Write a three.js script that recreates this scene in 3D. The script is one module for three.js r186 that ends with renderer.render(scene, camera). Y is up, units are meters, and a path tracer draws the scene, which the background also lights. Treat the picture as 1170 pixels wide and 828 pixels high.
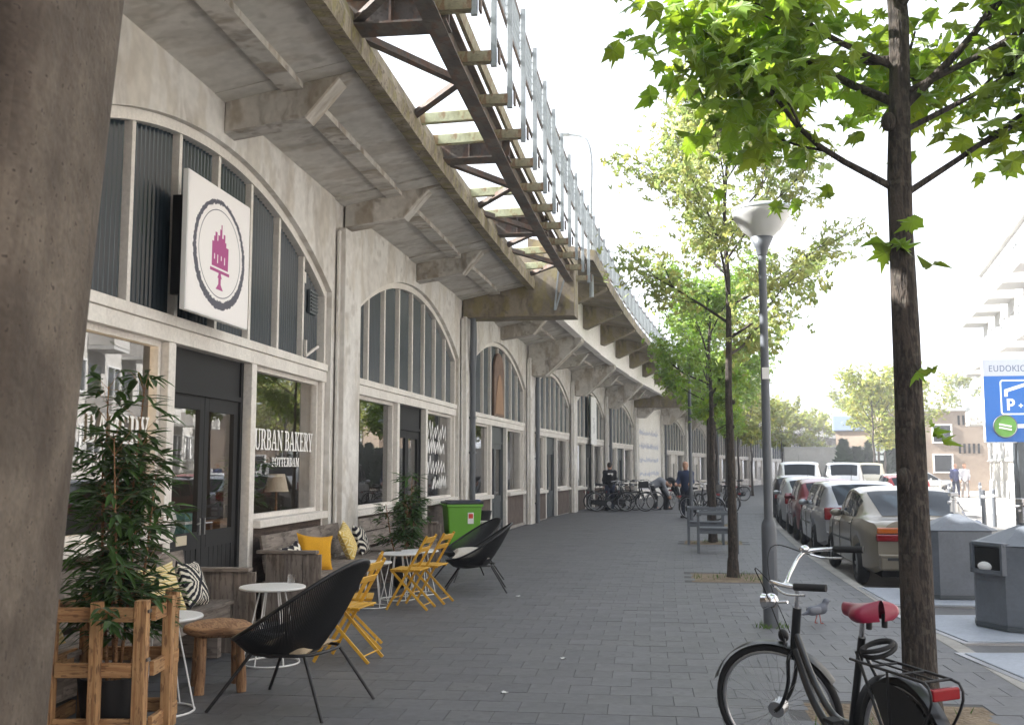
import * as THREE from 'three';
import { RoundedBoxGeometry } from 'three/addons/geometries/RoundedBoxGeometry.js';
import { mergeGeometries, mergeVertices, toCreasedNormals } from 'three/addons/utils/BufferGeometryUtils.js';
import { MarchingCubes } from 'three/addons/objects/MarchingCubes.js';
import { TextGeometry } from 'three/addons/geometries/TextGeometry.js';
import { FontLoader } from 'three/addons/loaders/FontLoader.js';

// ---------- camera, sky, sun, exposure ----------
const scene = new THREE.Scene();
const camera = new THREE.PerspectiveCamera(38.66, 1024 / 724, 0.1, 900);
camera.rotation.order = 'YXZ';
camera.position.set(0, 1.63, 0);
camera.rotation.set(0.1005, 0.1233, 0);
camera.focus = 11; camera.userData.fStop = 8;
const SUN = new THREE.Vector3(-0.995, 0.75, 0.06).normalize();   // over the viaduct, slightly behind the camera
{
  const w = 128, h = 64, d = new Float32Array(w * h * 4);
  for (let j = 0; j < h; j++) for (let i = 0; i < w; i++) {
    const e = (j + 0.5) / h * Math.PI - Math.PI / 2, k = Math.max(0, Math.sin(e));
    const a = i / w * 2 * Math.PI, cl = 0.5 + 0.5 * Math.sin(a * 3 + 4 * e) * Math.sin(a * 5 - 7 * e + 1);
    const v = 0.33 - 0.07 * k + 0.03 * cl, o = (j * w + i) * 4;
    d[o] = v * (0.96 - 0.1 * k); d[o + 1] = v * (1.0 - 0.05 * k); d[o + 2] = v * (1.07 + 0.04 * k); d[o + 3] = 1;
  }
  const sky = new THREE.DataTexture(d, w, h, THREE.RGBAFormat, THREE.FloatType);
  sky.mapping = THREE.EquirectangularReflectionMapping; sky.magFilter = sky.minFilter = THREE.LinearFilter; sky.needsUpdate = true;
  scene.background = sky; scene.environment = sky;
}
const sun = new THREE.DirectionalLight(new THREE.Color(1, 0.975, 0.94), 4.2);
sun.position.copy(SUN).multiplyScalar(120); sun.target.position.set(0, 0, -25); sun.position.add(sun.target.position);
sun.castShadow = true; sun.shadow.mapSize.set(4096, 4096); sun.shadow.bias = -0.0005;
Object.assign(sun.shadow.camera, { left: -70, right: 70, top: 60, bottom: -60, near: 1, far: 320 });
scene.add(sun, sun.target);
const renderer = new THREE.WebGLRenderer({ antialias: true });
renderer.setSize(1024, 724);
renderer.toneMapping = THREE.LinearToneMapping;
renderer.toneMappingExposure = 5.5;
renderer.shadowMap.enabled = true;

// ---------- helpers ----------
const PI = Math.PI, V = (x, y, z) => new THREE.Vector3(x, y, z);
function rng(s) { return () => { s |= 0; s = s + 0x6D2B79F5 | 0; let t = Math.imul(s ^ s >>> 15, 1 | s); t = t + Math.imul(t ^ t >>> 7, 61 | t) ^ t; return ((t ^ t >>> 14) >>> 0) / 4294967296; }; }
const R0 = rng(11), rr = (a, b, r = R0) => a + (b - a) * r();
const lerp = (a, b, t) => a + (b - a) * t, clamp = (v, a, b) => Math.min(b, Math.max(a, v));
const taken = {};
function numbered(n) { if (!(n in taken)) { taken[n] = 0; return n; } return n + '_' + String(++taken[n]).padStart(3, '0'); }
// street coordinates: s metres along the street, u metres out from the arcade wall, on a gentle right-hand curve
const RAD = 263, DW = 4.1, S0 = 8;
const th = s => s < S0 ? 0 : (s - S0) / RAD;
function B(s, u, y = 0) { return s < S0 ? V(u - DW, y, -s) : V(RAD - DW - (RAD - u) * Math.cos(th(s)), y, -(S0 + (RAD - u) * Math.sin(th(s)))); }
const grade = s => s < 10 ? 0 : -(s - 10) * 0.0065;
// put an object at (s,u): local x runs along the street (away), y up, z out from the wall
function place(o, s, u, y = 0, turn = 0) { o.position.copy(B(s, u, y)); o.rotation.set(0, PI / 2 - th(s) + turn, 0); return o; }
function clean(g) {
  let q = g.index ? g.toNonIndexed() : g;
  if (q === g) q = g.clone();
  for (const k of Object.keys(q.attributes)) if (!['position', 'normal', 'uv', 'color'].includes(k)) q.deleteAttribute(k);
  if (!q.attributes.normal) q.computeVertexNormals();
  if (!g.userData.keepUV) {
    const p = q.attributes.position, uv = new Float32Array(p.count * 2), a = V(), b = V(), c = V(), e = V();
    for (let i = 0; i < p.count; i += 3) {
      a.fromBufferAttribute(p, i); b.fromBufferAttribute(p, i + 1); c.fromBufferAttribute(p, i + 2);
      e.copy(b).sub(a).cross(c.clone().sub(a)); const ax = Math.abs(e.x), ay = Math.abs(e.y), az = Math.abs(e.z);
      [a, b, c].forEach((v, k) => { const o = (i + k) * 2; if (ax >= ay && ax >= az) { uv[o] = v.z; uv[o + 1] = v.y; } else if (ay >= az) { uv[o] = v.x; uv[o + 1] = v.z; } else { uv[o] = v.x; uv[o + 1] = v.y; } if (g.userData.vert) { const t = uv[o]; uv[o] = uv[o + 1]; uv[o + 1] = t; } });
    }
    q.setAttribute('uv', new THREE.BufferAttribute(uv, 2));
  }
  return q;
}
function J(gs) { gs = [gs].flat(Infinity); const c = gs.map(clean); const hasC = c.every(g => g.attributes.color); if (!hasC) c.forEach(g => g.deleteAttribute('color')); return c.length === 1 ? c[0] : mergeGeometries(c); }
function mesh(name, gs, mat, parent = scene) {
  const g = gs.isBufferGeometry && gs.userData.ready ? gs : J(gs); g.userData.ready = true;
  const m = new THREE.Mesh(g, mat); m.name = parent === scene ? numbered(name) : name; m.castShadow = m.receiveShadow = true; parent.add(m); return m;
}
const shiftUV = (g, a, b) => { const uv = g.attributes.uv; for (let i = 0; i < uv.count; i++) uv.setXY(i, uv.getX(i) + a, uv.getY(i) + b); return g; };
const ready = gs => { const g = J(gs); g.userData.ready = true; return g; };
function tag(o, label, category, group, kind) { if (label) o.userData.label = label; if (category) o.userData.category = category; if (group) o.userData.group = group; if (kind) o.userData.kind = kind; return o; }
function thing(name, label, category, group) { const o = new THREE.Group(); o.name = numbered(name); scene.add(o); return tag(o, label, category, group); }
function dup(root, label) { const r = root.clone(); r.name = numbered(root.name.replace(/_\d\d\d$/, '')); scene.add(r); r.userData = { ...root.userData }; if (label) r.userData.label = label; return r; }
const struct = (name, gs, mat) => tag(mesh(name, gs, mat), null, null, null, 'structure');
const mv = (g, x = 0, y = 0, z = 0, rx = 0, ry = 0, rz = 0) => { if (rx) g.rotateX(rx); if (ry) g.rotateY(ry); if (rz) g.rotateZ(rz); return g.translate(x, y, z); };
const bx = (w, h, d, x = 0, y = 0, z = 0, c = 0) => mv(c ? new RoundedBoxGeometry(w, h, d, 1, c) : new THREE.BoxGeometry(w, h, d), x, y, z);
const sp = (r, x, y, z, sx = 1, sy = 1, sz = 1, n = 14) => mv(new THREE.SphereGeometry(r, n, Math.ceil(n * 0.7)).scale(sx, sy, sz), x, y, z);
function bar(a, b, r0, r1 = r0, n = 8) { const d = b.clone().sub(a), g = new THREE.CylinderGeometry(r1, r0, d.length(), n); g.applyQuaternion(new THREE.Quaternion().setFromUnitVectors(V(0, 1, 0), d.clone().normalize())); const m = a.clone().add(b).multiplyScalar(0.5); return g.translate(m.x, m.y, m.z); }
function sq(a, b, w, h, c = 0) { // rectangular beam from a to b: w sideways, h upwards
  const d = b.clone().sub(a), L = d.length(), x = d.normalize(), up = Math.abs(x.y) > 0.98 ? V(1, 0, 0) : V(0, 1, 0), z = x.clone().cross(up).normalize(), y = z.clone().cross(x);
  const g = c ? new RoundedBoxGeometry(L, h, w, 1, c) : new THREE.BoxGeometry(L, h, w); g.applyMatrix4(new THREE.Matrix4().makeBasis(x, y, z)); const m = a.clone().add(b).multiplyScalar(0.5); return g.translate(m.x, m.y, m.z);
}
function tube(pts, r, seg = 24, n = 6, closed = false) { return new THREE.TubeGeometry(new THREE.CatmullRomCurve3(pts, closed), seg, r, n, closed); }
function limb(pts, r0, r1, seg = 12, n = 8, wob = 0, r = R0) { // tapered tube
  const cv = new THREE.CatmullRomCurve3(pts), g = new THREE.TubeGeometry(cv, seg, 1, n, false), p = g.attributes.position, c = V(), v = V();
  for (let i = 0; i <= seg; i++) { cv.getPointAt(i / seg, c); const rad = lerp(r0, r1, i / seg) * (1 + (wob ? rr(-wob, wob, r) : 0)); for (let j = 0; j <= n; j++) { const k = i * (n + 1) + j; v.fromBufferAttribute(p, k).sub(c).multiplyScalar(rad * (wob && j < n ? 1 + 0.3 * wob * Math.sin(j * 2.6 + i) : 1)).add(c); p.setXYZ(k, v.x, v.y, v.z); } }
  g.computeVertexNormals(); return g;
}
function poly(pts, depth, bevel = 0) { // polygon in (x,y), extruded along z and centred
  const s = new THREE.Shape(pts.map(p => new THREE.Vector2(p[0], p[1])));
  return new THREE.ExtrudeGeometry(s, { depth: depth - 2 * bevel, bevelEnabled: bevel > 0, bevelSize: bevel, bevelThickness: bevel, bevelOffset: -bevel, bevelSegments: 1, curveSegments: 12 }).translate(0, 0, -depth / 2 + bevel);
}
function lathe(pts, n = 20) { return new THREE.LatheGeometry(pts.map(p => new THREE.Vector2(p[0], p[1])), n); }
function grid(nx, ny, f) { // parametric sheet
  const p = [], uv = [], ix = [];
  for (let j = 0; j <= ny; j++) for (let i = 0; i <= nx; i++) { const v = f(i / nx, j / ny); p.push(v.x, v.y, v.z); uv.push(i / nx, j / ny); }
  for (let j = 0; j < ny; j++) for (let i = 0; i < nx; i++) { const a = j * (nx + 1) + i, b = a + 1, c = a + nx + 1, d = c + 1; ix.push(a, b, d, a, d, c); }
  const g = new THREE.BufferGeometry(); g.setAttribute('position', new THREE.Float32BufferAttribute(p, 3)); g.setAttribute('uv', new THREE.Float32BufferAttribute(uv, 2)); g.setIndex(ix); g.computeVertexNormals(); return g;
}
const vt = g => { g.userData.vert = true; return g; };
const keep = g => { g.userData.keepUV = true; return g; };
// ---------- noise and textures ----------
function lattice(n, seed) { const r = rng(seed), a = new Float32Array(n * n); for (let i = 0; i < n * n; i++) a[i] = r(); return (x, y) => { const xi = Math.floor(x), yi = Math.floor(y), fx = x - xi, fy = y - yi, sx = fx * fx * (3 - 2 * fx), sy = fy * fy * (3 - 2 * fy), m = v => ((v % n) + n) % n, x0 = m(xi), x1 = m(xi + 1), y0 = m(yi) * n, y1 = m(yi + 1) * n; return lerp(lerp(a[y0 + x0], a[y0 + x1], sx), lerp(a[y1 + x0], a[y1 + x1], sx), sy); }; }
const LT = [4, 8, 16, 32, 64, 128, 256].map((n, i) => [n, lattice(n, 31 + i)]);
// fbm on a tile u,v in 0..1; from octave a to b (octave k has 4*2^k cells), stretch factors are powers of two
function fb(u, v, a = 0, b = 5, sx = 1, sy = 1) { let t = 0, w = 1, q = 0; for (let k = a; k <= b; k++) { const [n, f] = LT[k]; t += w * f(u * n * sx, v * n * sy); q += w; w *= 0.55; } return t / q; }
function tex(n, f, srgb = true, T = 1, m = n) {
  const d = new Uint8Array(n * m * 4);
  for (let j = 0; j < m; j++) for (let i = 0; i < n; i++) { const c = f(i / n, j / m), o = (j * n + i) * 4; if (typeof c === 'number') d[o] = d[o + 1] = d[o + 2] = clamp(c * 255, 0, 255); else { d[o] = clamp(c[0], 0, 255); d[o + 1] = clamp(c[1], 0, 255); d[o + 2] = clamp(c[2], 0, 255); } d[o + 3] = 255; }
  const t = new THREE.DataTexture(d, n, m); t.wrapS = t.wrapT = THREE.RepeatWrapping; t.magFilter = THREE.LinearFilter; t.minFilter = THREE.LinearMipmapLinearFilter; t.generateMipmaps = true; if (srgb) t.colorSpace = THREE.SRGBColorSpace; t.repeat.set(1 / T, 1 / T); t.needsUpdate = true; return t;
}
const mix3 = (a, b, t) => [lerp(a[0], b[0], t), lerp(a[1], b[1], t), lerp(a[2], b[2], t)];
const ss = (a, b, x) => { const t = clamp((x - a) / (b - a), 0, 1); return t * t * (3 - 2 * t); };
function mat(o) { return new THREE.MeshStandardMaterial(o); }
function phy(o) { return new THREE.MeshPhysicalMaterial(o); }
const rgb = (r, g, b) => new THREE.Color(r, g, b);
function grainy(base, dark, light, { T = 3, n = 512, streak = 0.5, spots = 0.4, rough = 0.9, bump = 0.006, tint = null, tintAmt = 0, fine = 0.12 } = {}) {
  const map = tex(n, (u, v) => {
    const m = fb(u, v, 0, 5), st = fb(u + 0.06 * fb(u, v, 2, 4), v, 0, 5, 4, 1), f = fb(u + 0.31, v + 0.7, 4, 6), sp_ = fb(u + 0.5, v + 0.2, 3, 4);
    let c = mix3(base, light, ss(0.35, 0.7, m) * 0.8); c = mix3(c, dark, ss(0.5, 0.85, st) * streak * ss(0.35, 0.65, fb(u + 0.6, v + 0.1, 0, 2))); c = mix3(c, dark, ss(0.6, 0.8, sp_) * spots * 0.5 * ss(0.4, 0.6, fb(u + 0.2, v + 0.8, 0, 2)));
    if (tint) c = mix3(c, tint, ss(0.5, 0.7, fb(u + 0.13, v + 0.41, 1, 4, 2, 1)) * tintAmt);
    const k = 1 - fine / 2 + fine * f; return [c[0] * k, c[1] * k, c[2] * k];
  }, true, T);
  const bm = tex(256, (u, v) => 0.6 * fb(u, v, 3, 6) + 0.4 * fb(u, v, 0, 4), false, T);
  return mat({ map, bumpMap: bm, bumpScale: bump, roughness: rough });
}
function woody(a, b, c, T = 1) { // grain along u
  const map = tex(512, (u, v) => { const w = fb(u, v, 2, 6, 0.25, 4), k = fb(u, v, 3, 5, 0.5, 2), sp_ = fb(u, v, 1, 3); let q = mix3(a, b, ss(0.35, 0.7, w)); q = mix3(q, c, ss(0.58, 0.74, k) * 0.6); const s = 0.85 + 0.3 * sp_; return [q[0] * s, q[1] * s, q[2] * s]; }, true, T);
  const bm = tex(256, (u, v) => fb(u, v, 2, 6, 0.25, 4), false, T);
  return mat({ map, bumpMap: bm, bumpScale: 0.003, roughness: 0.82 });
}
// ---------- materials ----------
const M = {};
M.wall = grainy([207, 203, 198], [148, 139, 130], [222, 219, 215], { T: 5, streak: 0.6, spots: 0.6, tint: [180, 170, 156], tintAmt: 0.4, bump: 0.01 });
M.concrete = grainy([188, 184, 178], [104, 94, 84], [208, 202, 194], { T: 3.3, streak: 0.7, spots: 0.8, tint: [140, 126, 108], tintAmt: 0.5, bump: 0.012 });
M.soffit = grainy([188, 184, 178], [128, 121, 113], [204, 200, 194], { T: 4.4, streak: 0.45, spots: 0.6, tint: [156, 146, 134], tintAmt: 0.4 });
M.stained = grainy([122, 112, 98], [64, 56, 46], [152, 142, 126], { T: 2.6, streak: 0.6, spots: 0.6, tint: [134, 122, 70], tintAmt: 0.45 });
{ // board-marked, stained concrete of the near column
  const map = tex(1024, (u, v) => { const st = fb(u + 0.03 * fb(u, v, 2, 4), v, 1, 6, 4, 1), m = fb(u, v, 0, 4), po = fb(u + 0.3, v + 0.6, 5, 6), st2 = fb(u + 0.5, v + 0.2, 0, 4, 2, 1); let c = mix3([80, 71, 62], [104, 94, 83], ss(0.4, 0.7, m)); c = mix3(c, [62, 52, 44], ss(0.5, 0.8, st) * 0.28); c = mix3(c, [62, 52, 44], ss(0.55, 0.75, st2) * 0.45); c = mix3(c, [44, 37, 32], ss(0.79, 0.86, po) * 0.8); const k = 0.9 + 0.2 * po; return [c[0] * k, c[1] * k, c[2] * k]; }, true, 1.4);
  M.column = mat({ map, bumpMap: tex(512, (u, v) => 0.6 * fb(u, v, 4, 6) + 0.4 * fb(u, v, 1, 5, 4, 1), false, 1.4), bumpScale: 0.008, roughness: 0.92 });
}
M.mossy = grainy([126, 116, 100], [64, 54, 44], [168, 158, 140], { T: 1.2, streak: 0.6, spots: 1, bump: 0.02, tint: [128, 122, 58], tintAmt: 0.4 });
M.rust = grainy([88, 82, 77], [54, 48, 44], [118, 110, 102], { T: 1.1, streak: 0.5, spots: 0.7, rough: 0.75, bump: 0.003, tint: [116, 76, 56], tintAmt: 0.4 });
M.stub = grainy([132, 124, 98], [86, 74, 56], [160, 154, 128], { T: 0.8, n: 256, streak: 0.6, spots: 0.8, rough: 0.7, bump: 0.003, tint: [112, 76, 50], tintAmt: 0.6 });
M.paleSteel = grainy([178, 180, 142], [132, 128, 96], [196, 200, 168], { T: 1.5, streak: 0.5, spots: 0.4, rough: 0.6, bump: 0.002, tint: [136, 92, 60], tintAmt: 0.5 });
M.galv = grainy([142, 148, 150], [110, 116, 118], [160, 166, 168], { T: 1, n: 256, streak: 0.3, spots: 0.2, rough: 0.5, bump: 0.001 });
M.frame = grainy([216, 210, 203], [186, 177, 168], [226, 221, 214], { T: 1.5, n: 256, streak: 0.25, spots: 0.25, rough: 0.55, bump: 0.001 });
M.whiteWall = grainy([238, 234, 229], [214, 207, 200], [244, 241, 237], { T: 3, n: 256, streak: 0.2, spots: 0.2 });
M.blackPaint = mat({ color: rgb(0.011, 0.011, 0.012), roughness: 0.75 });
M.greyPaint = mat({ color: rgb(0.06, 0.07, 0.078), roughness: 0.4 });
M.glass = phy({ color: 0xffffff, transmission: 1, roughness: 0.0, thickness: 0, ior: 2.2 });
M.corr = phy({ color: rgb(0.022, 0.036, 0.048), roughness: 0.17, ior: 1.55 });
M.plinth = grainy([88, 76, 70], [56, 46, 42], [106, 94, 86], { T: 0.8, n: 256, streak: 0.1, spots: 0.6 });
M.bench = woody([134, 124, 116], [104, 95, 88], [80, 72, 66], 1.3);
M.pine = woody([178, 140, 98], [148, 108, 72], [98, 68, 46], 0.9);
M.log = woody([160, 124, 90], [126, 90, 62], [88, 60, 42], 0.7);
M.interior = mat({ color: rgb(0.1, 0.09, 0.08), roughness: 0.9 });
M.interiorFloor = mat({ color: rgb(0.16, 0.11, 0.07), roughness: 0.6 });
M.white = mat({ color: rgb(0.78, 0.78, 0.77), roughness: 0.35 });
M.whiteMatt = mat({ color: rgb(0.8, 0.79, 0.77), roughness: 0.8 });
M.yellow = grainy([206, 156, 44], [150, 108, 34], [214, 168, 60], { T: 0.5, n: 256, streak: 0.3, spots: 0.5, rough: 0.45, bump: 0.0004 });
M.black = mat({ color: rgb(0.012, 0.012, 0.013), roughness: 0.45 });
M.blackGloss = phy({ color: rgb(0.012, 0.013, 0.014), roughness: 0.3, clearcoat: 0.2, clearcoatRoughness: 0.15 });
M.rubber = mat({ color: rgb(0.018, 0.018, 0.018), roughness: 0.85 });
M.chrome = mat({ color: rgb(0.75, 0.75, 0.76), metalness: 1, roughness: 0.18 });
M.steel = mat({ color: rgb(0.45, 0.45, 0.46), metalness: 0.9, roughness: 0.35 });
M.pipe = mat({ color: rgb(0.115, 0.125, 0.14), roughness: 0.5, metalness: 0.2 });
M.darkGap = mat({ color: rgb(0.01, 0.01, 0.01), roughness: 0.9 });
const barkMat = (a, b, c, T) => { const map = tex(512, (u, v) => { const r = fb(u, v, 2, 6, 4, 1), m = fb(u, v, 0, 4), l = fb(u + 0.4, v, 2, 4); let q = mix3(b, a, ss(0.35, 0.65, r)); q = mix3(q, c, ss(0.6, 0.72, l) * 0.5); const k = 0.8 + 0.4 * m; return [q[0] * k, q[1] * k, q[2] * k]; }, true, T); return mat({ map, bumpMap: tex(256, (u, v) => fb(u, v, 2, 6, 4, 1), false, T), bumpScale: 0.02, roughness: 0.95 }); };
M.bark = barkMat([66, 58, 51], [40, 35, 31], [84, 80, 70], 0.8);
const leafMat = (r, g, b, t = 0.45) => phy({ color: rgb(r, g, b), roughness: 1, transmission: t, thickness: 0, side: THREE.DoubleSide, ior: 1.35 });
M.maple = leafMat(0.24, 0.36, 0.025, 0.6);
M.ash = leafMat(0.3, 0.35, 0.11, 0.55);
M.green = leafMat(0.2, 0.32, 0.035, 0.55);
M.yellowGreen = leafMat(0.26, 0.29, 0.05, 0.42);
M.bamboo = leafMat(0.04, 0.1, 0.014, 0.28);
M.cypress = mat({ color: rgb(0.025, 0.06, 0.018), roughness: 0.9 });
// ---------- ground ----------
scene.fog = new THREE.FogExp2(new THREE.Color(0.93, 0.95, 1.0), 0.0022);
M.asphalt = grainy([128, 125, 121], [104, 101, 98], [142, 139, 134], { T: 5, streak: 0.15, spots: 0.35, bump: 0.004 });
M.pave = grainy([93, 93, 95], [79, 79, 80], [103, 103, 104], { T: 2.7, streak: 0.2, spots: 0.9, bump: 0.003, rough: 0.6, fine: 0.16 });
M.joint = mat({ color: rgb(0.088, 0.087, 0.086), roughness: 1 });
M.kerb = grainy([150, 147, 142], [122, 119, 114], [164, 160, 154], { T: 2, n: 256, streak: 0.1, spots: 0.4 });
M.farPave = grainy([196, 190, 182], [172, 166, 158], [206, 201, 194], { T: 6, n: 256, streak: 0.1, spots: 0.3 });
function ribbon(s0, s1, u0, u1, y, n = 60, drop = 0) { return grid(n, 1, (a, b) => B(lerp(s0, s1, a), lerp(u1, u0, b), y - (drop ? 0 : 0))); }
struct('ground', mv(new THREE.PlaneGeometry(900, 900), 0, -0.16, -150, -PI / 2), M.asphalt);
struct('road', ribbon(-30, 150, 6.6, 15.2, -0.12, 120), M.asphalt);
struct('pavement', ribbon(-12, 38, -0.3, 6.86, -0.0035, 60), M.joint);
struct('far_pavement', ribbon(38, 150, -0.3, 6.86, -0.001, 90), M.pave);
struct('opposite_pavement', [ribbon(-30, 150, 15.0, 24, -0.004, 100), grid(100, 1, (a, b) => B(lerp(-30, 150, a), 15.0, lerp(-0.13, -0.004, b)))], M.farPave);
{ // kerb stones, each a piece
  const k = new THREE.Group(); k.name = 'kerb'; k.userData.kind = 'structure'; scene.add(k);
  const g = ready(bx(0.985, 0.2, 0.16, 0, -0.095, 0, 0.012));
  for (let i = 0; i < 60; i++) { const s = 3.5 + i; place(mesh('kerb_stone', g, M.kerb, k), s, 6.94, 0.0 + rr(-0.003, 0.003)); }
  const rest = []; for (const [a, b] of [[-12, 3.0], [63, 150]]) { const n = Math.round(b - a); rest.push(grid(n, 1, (p, q) => B(lerp(a, b, p), q ? 6.86 : 7.02, 0.004)), grid(n, 1, (p, q) => B(lerp(a, b, p), 7.02, q ? 0.004 : -0.13))); }
  tag(mesh('kerb_run', rest, M.kerb, k), null, null, null, 'stuff');
}
const treeSpots = [[6.97, 5.79], [15.9, 5.32], [23.2, 5.2], [30.1, 5.1], [37.6, 5.1], [45.3, 5.1], [53, 5.1], [61, 5.1], [69, 5.1], [77, 5.2], [86, 5.3], [95, 5.4]];
const pits = treeSpots.slice(0, 5).map(([s, u]) => [s, u, 0.62]);
const plates = [[10.2, 7.55], [13.1, 7.65]]; // steel lids under the waste containers
{ // paving slabs
  const t = 0.2988, c = 0.0025, g = new THREE.BufferGeometry(), h = t / 2, i = h - c;
  const T = [[-i, 0, -i], [i, 0, -i], [i, 0, i], [-i, 0, i]], L = [[-h, -0.012, -h], [h, -0.012, -h], [h, -0.012, h], [-h, -0.012, h]], p = [];
  const quad = (a, b, q, d) => p.push(...a, ...b, ...q, ...a, ...q, ...d);
  quad(T[3], T[2], T[1], T[0]); for (let k = 0; k < 4; k++) { const n = (k + 1) % 4; quad(T[k], T[n], L[n], L[k]); }
  g.setAttribute('position', new THREE.Float32BufferAttribute(p, 3)); g.computeVertexNormals();
  const variants = []; const r = rng(5);
  for (let k = 0; k < 6; k++) { const q = g.clone(); const cg = clean(q), uv = cg.attributes.uv, ox = r() * 2.7, oy = r() * 2.7; for (let m = 0; m < uv.count; m++) uv.setXY(m, uv.getX(m) + ox, uv.getY(m) + oy); cg.userData.ready = true; variants.push(cg); }
  const mats = [0.95, 0.98, 1.0, 1.02, 1.05].map((v, k) => { const m = M.pave.clone(); m.color = rgb(v, v * (1 + (k % 2) * 0.006), v * (1.012 - (k % 3) * 0.012)); return m; });
  const list = [];
  for (let a = 0; a < 112; a++) { const s = 4.2 + a * 0.3; for (let b = -1; b < 23; b++) { const u = 0.11 + (b + (a % 2) * 0.5) * 0.3; if (u > 6.72 || u < 0.02) continue; if (pits.some(q => Math.abs(s - q[0]) < q[2] && Math.abs(u - q[1]) < q[2])) continue; list.push([s, u]); } }
  const halves = []; for (let a = 1; a < 112; a += 2) halves.push([4.2 + a * 0.3, 6.785]);
  const score = ([s, u]) => { const w = B(s, u); const f = V(-Math.sin(0.1233), 0, -Math.cos(0.1233)), d = w.dot(f), x = w.x * Math.cos(0.1233) - w.z * Math.sin(0.1233); const vis = Math.abs(x / d) < 0.5 && d > 6.3; return vis ? d : 1000 + d; };
  list.sort((a, b) => score(a) - score(b));
  const pg = new THREE.Group(); pg.name = 'paving'; pg.userData.kind = 'structure'; scene.add(pg);
  const dum = new THREE.Object3D(), col = new THREE.Color();
  const pose = (o, [s, u]) => { place(o, s, u, rr(-0.0012, 0.0012, r)); o.rotation.z = rr(-0.004, 0.004, r); o.rotation.x = rr(-0.004, 0.004, r); };
  list.slice(0, 300).forEach(q => pose(mesh('paving_slab', variants[Math.floor(r() * 6)], mats[Math.floor(r() * 5)], pg), q));
  const hg = variants[0].clone().scale(1, 1, 0.49); hg.userData.ready = true; halves.forEach(q => pose(mesh('half_slab', hg, mats[Math.floor(r() * 5)], pg), q));
  const rest = list.slice(300), byV = variants.map(() => []); rest.forEach(q => byV[Math.floor(r() * 6)].push(q));
  const all = []; byV.forEach((qs, k) => { const im = new THREE.InstancedMesh(variants[k], M.pave, qs.length); im.name = 'distant_slabs'; im.userData.kind = 'stuff'; qs.forEach((q, m) => { pose(dum, q); dum.updateMatrix(); im.setMatrixAt(m, dum.matrix); const v = rr(0.94, 1.06, r); im.setColorAt(m, col.setRGB(v, v, v * 1.01)); }); im.receiveShadow = true; pg.add(im); });
}
M.soil = grainy([112, 96, 76], [72, 60, 46], [136, 120, 98], { T: 0.9, n: 256, streak: 0, spots: 1, bump: 0.03 });
M.grass = mat({ color: rgb(0.07, 0.13, 0.02), roughness: 0.9, side: THREE.DoubleSide });
pits.forEach(([s, u], k) => {
  const r = rng(70 + k), g = grid(10, 10, (a, b) => V((a - 0.5) * 1.22, -0.004 + 0.03 * (1 - Math.max(Math.abs(a - 0.5), Math.abs(b - 0.5)) * 2) * r() + 0.002, (0.5 - b) * 1.22));
  const o = tag(place(mesh('tree_pit', g, M.soil), s, u), null, null, null, 'structure'); o.name = 'soil_' + ['patch', 'patch_001', 'patch_002', 'patch_003', 'patch_004'][k];
  const bl = []; for (let i = 0; i < 160; i++) { const a = r() * 7, d = 0.12 + r() * 0.5, x = Math.cos(a) * d, z = Math.sin(a) * d, h = rr(0.03, 0.1, r); if (Math.sin(a * 3 + k) < -0.1) continue; bl.push(mv(new THREE.ConeGeometry(0.006, h, 3), x, h / 2, z, rr(-0.5, 0.5, r), 0, rr(-0.5, 0.5, r))); }
  tag(place(mesh('grass_tuft', bl, M.grass), s, u), 'short grass tufts in the soil patch', 'grass', null, 'stuff');
});
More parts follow.
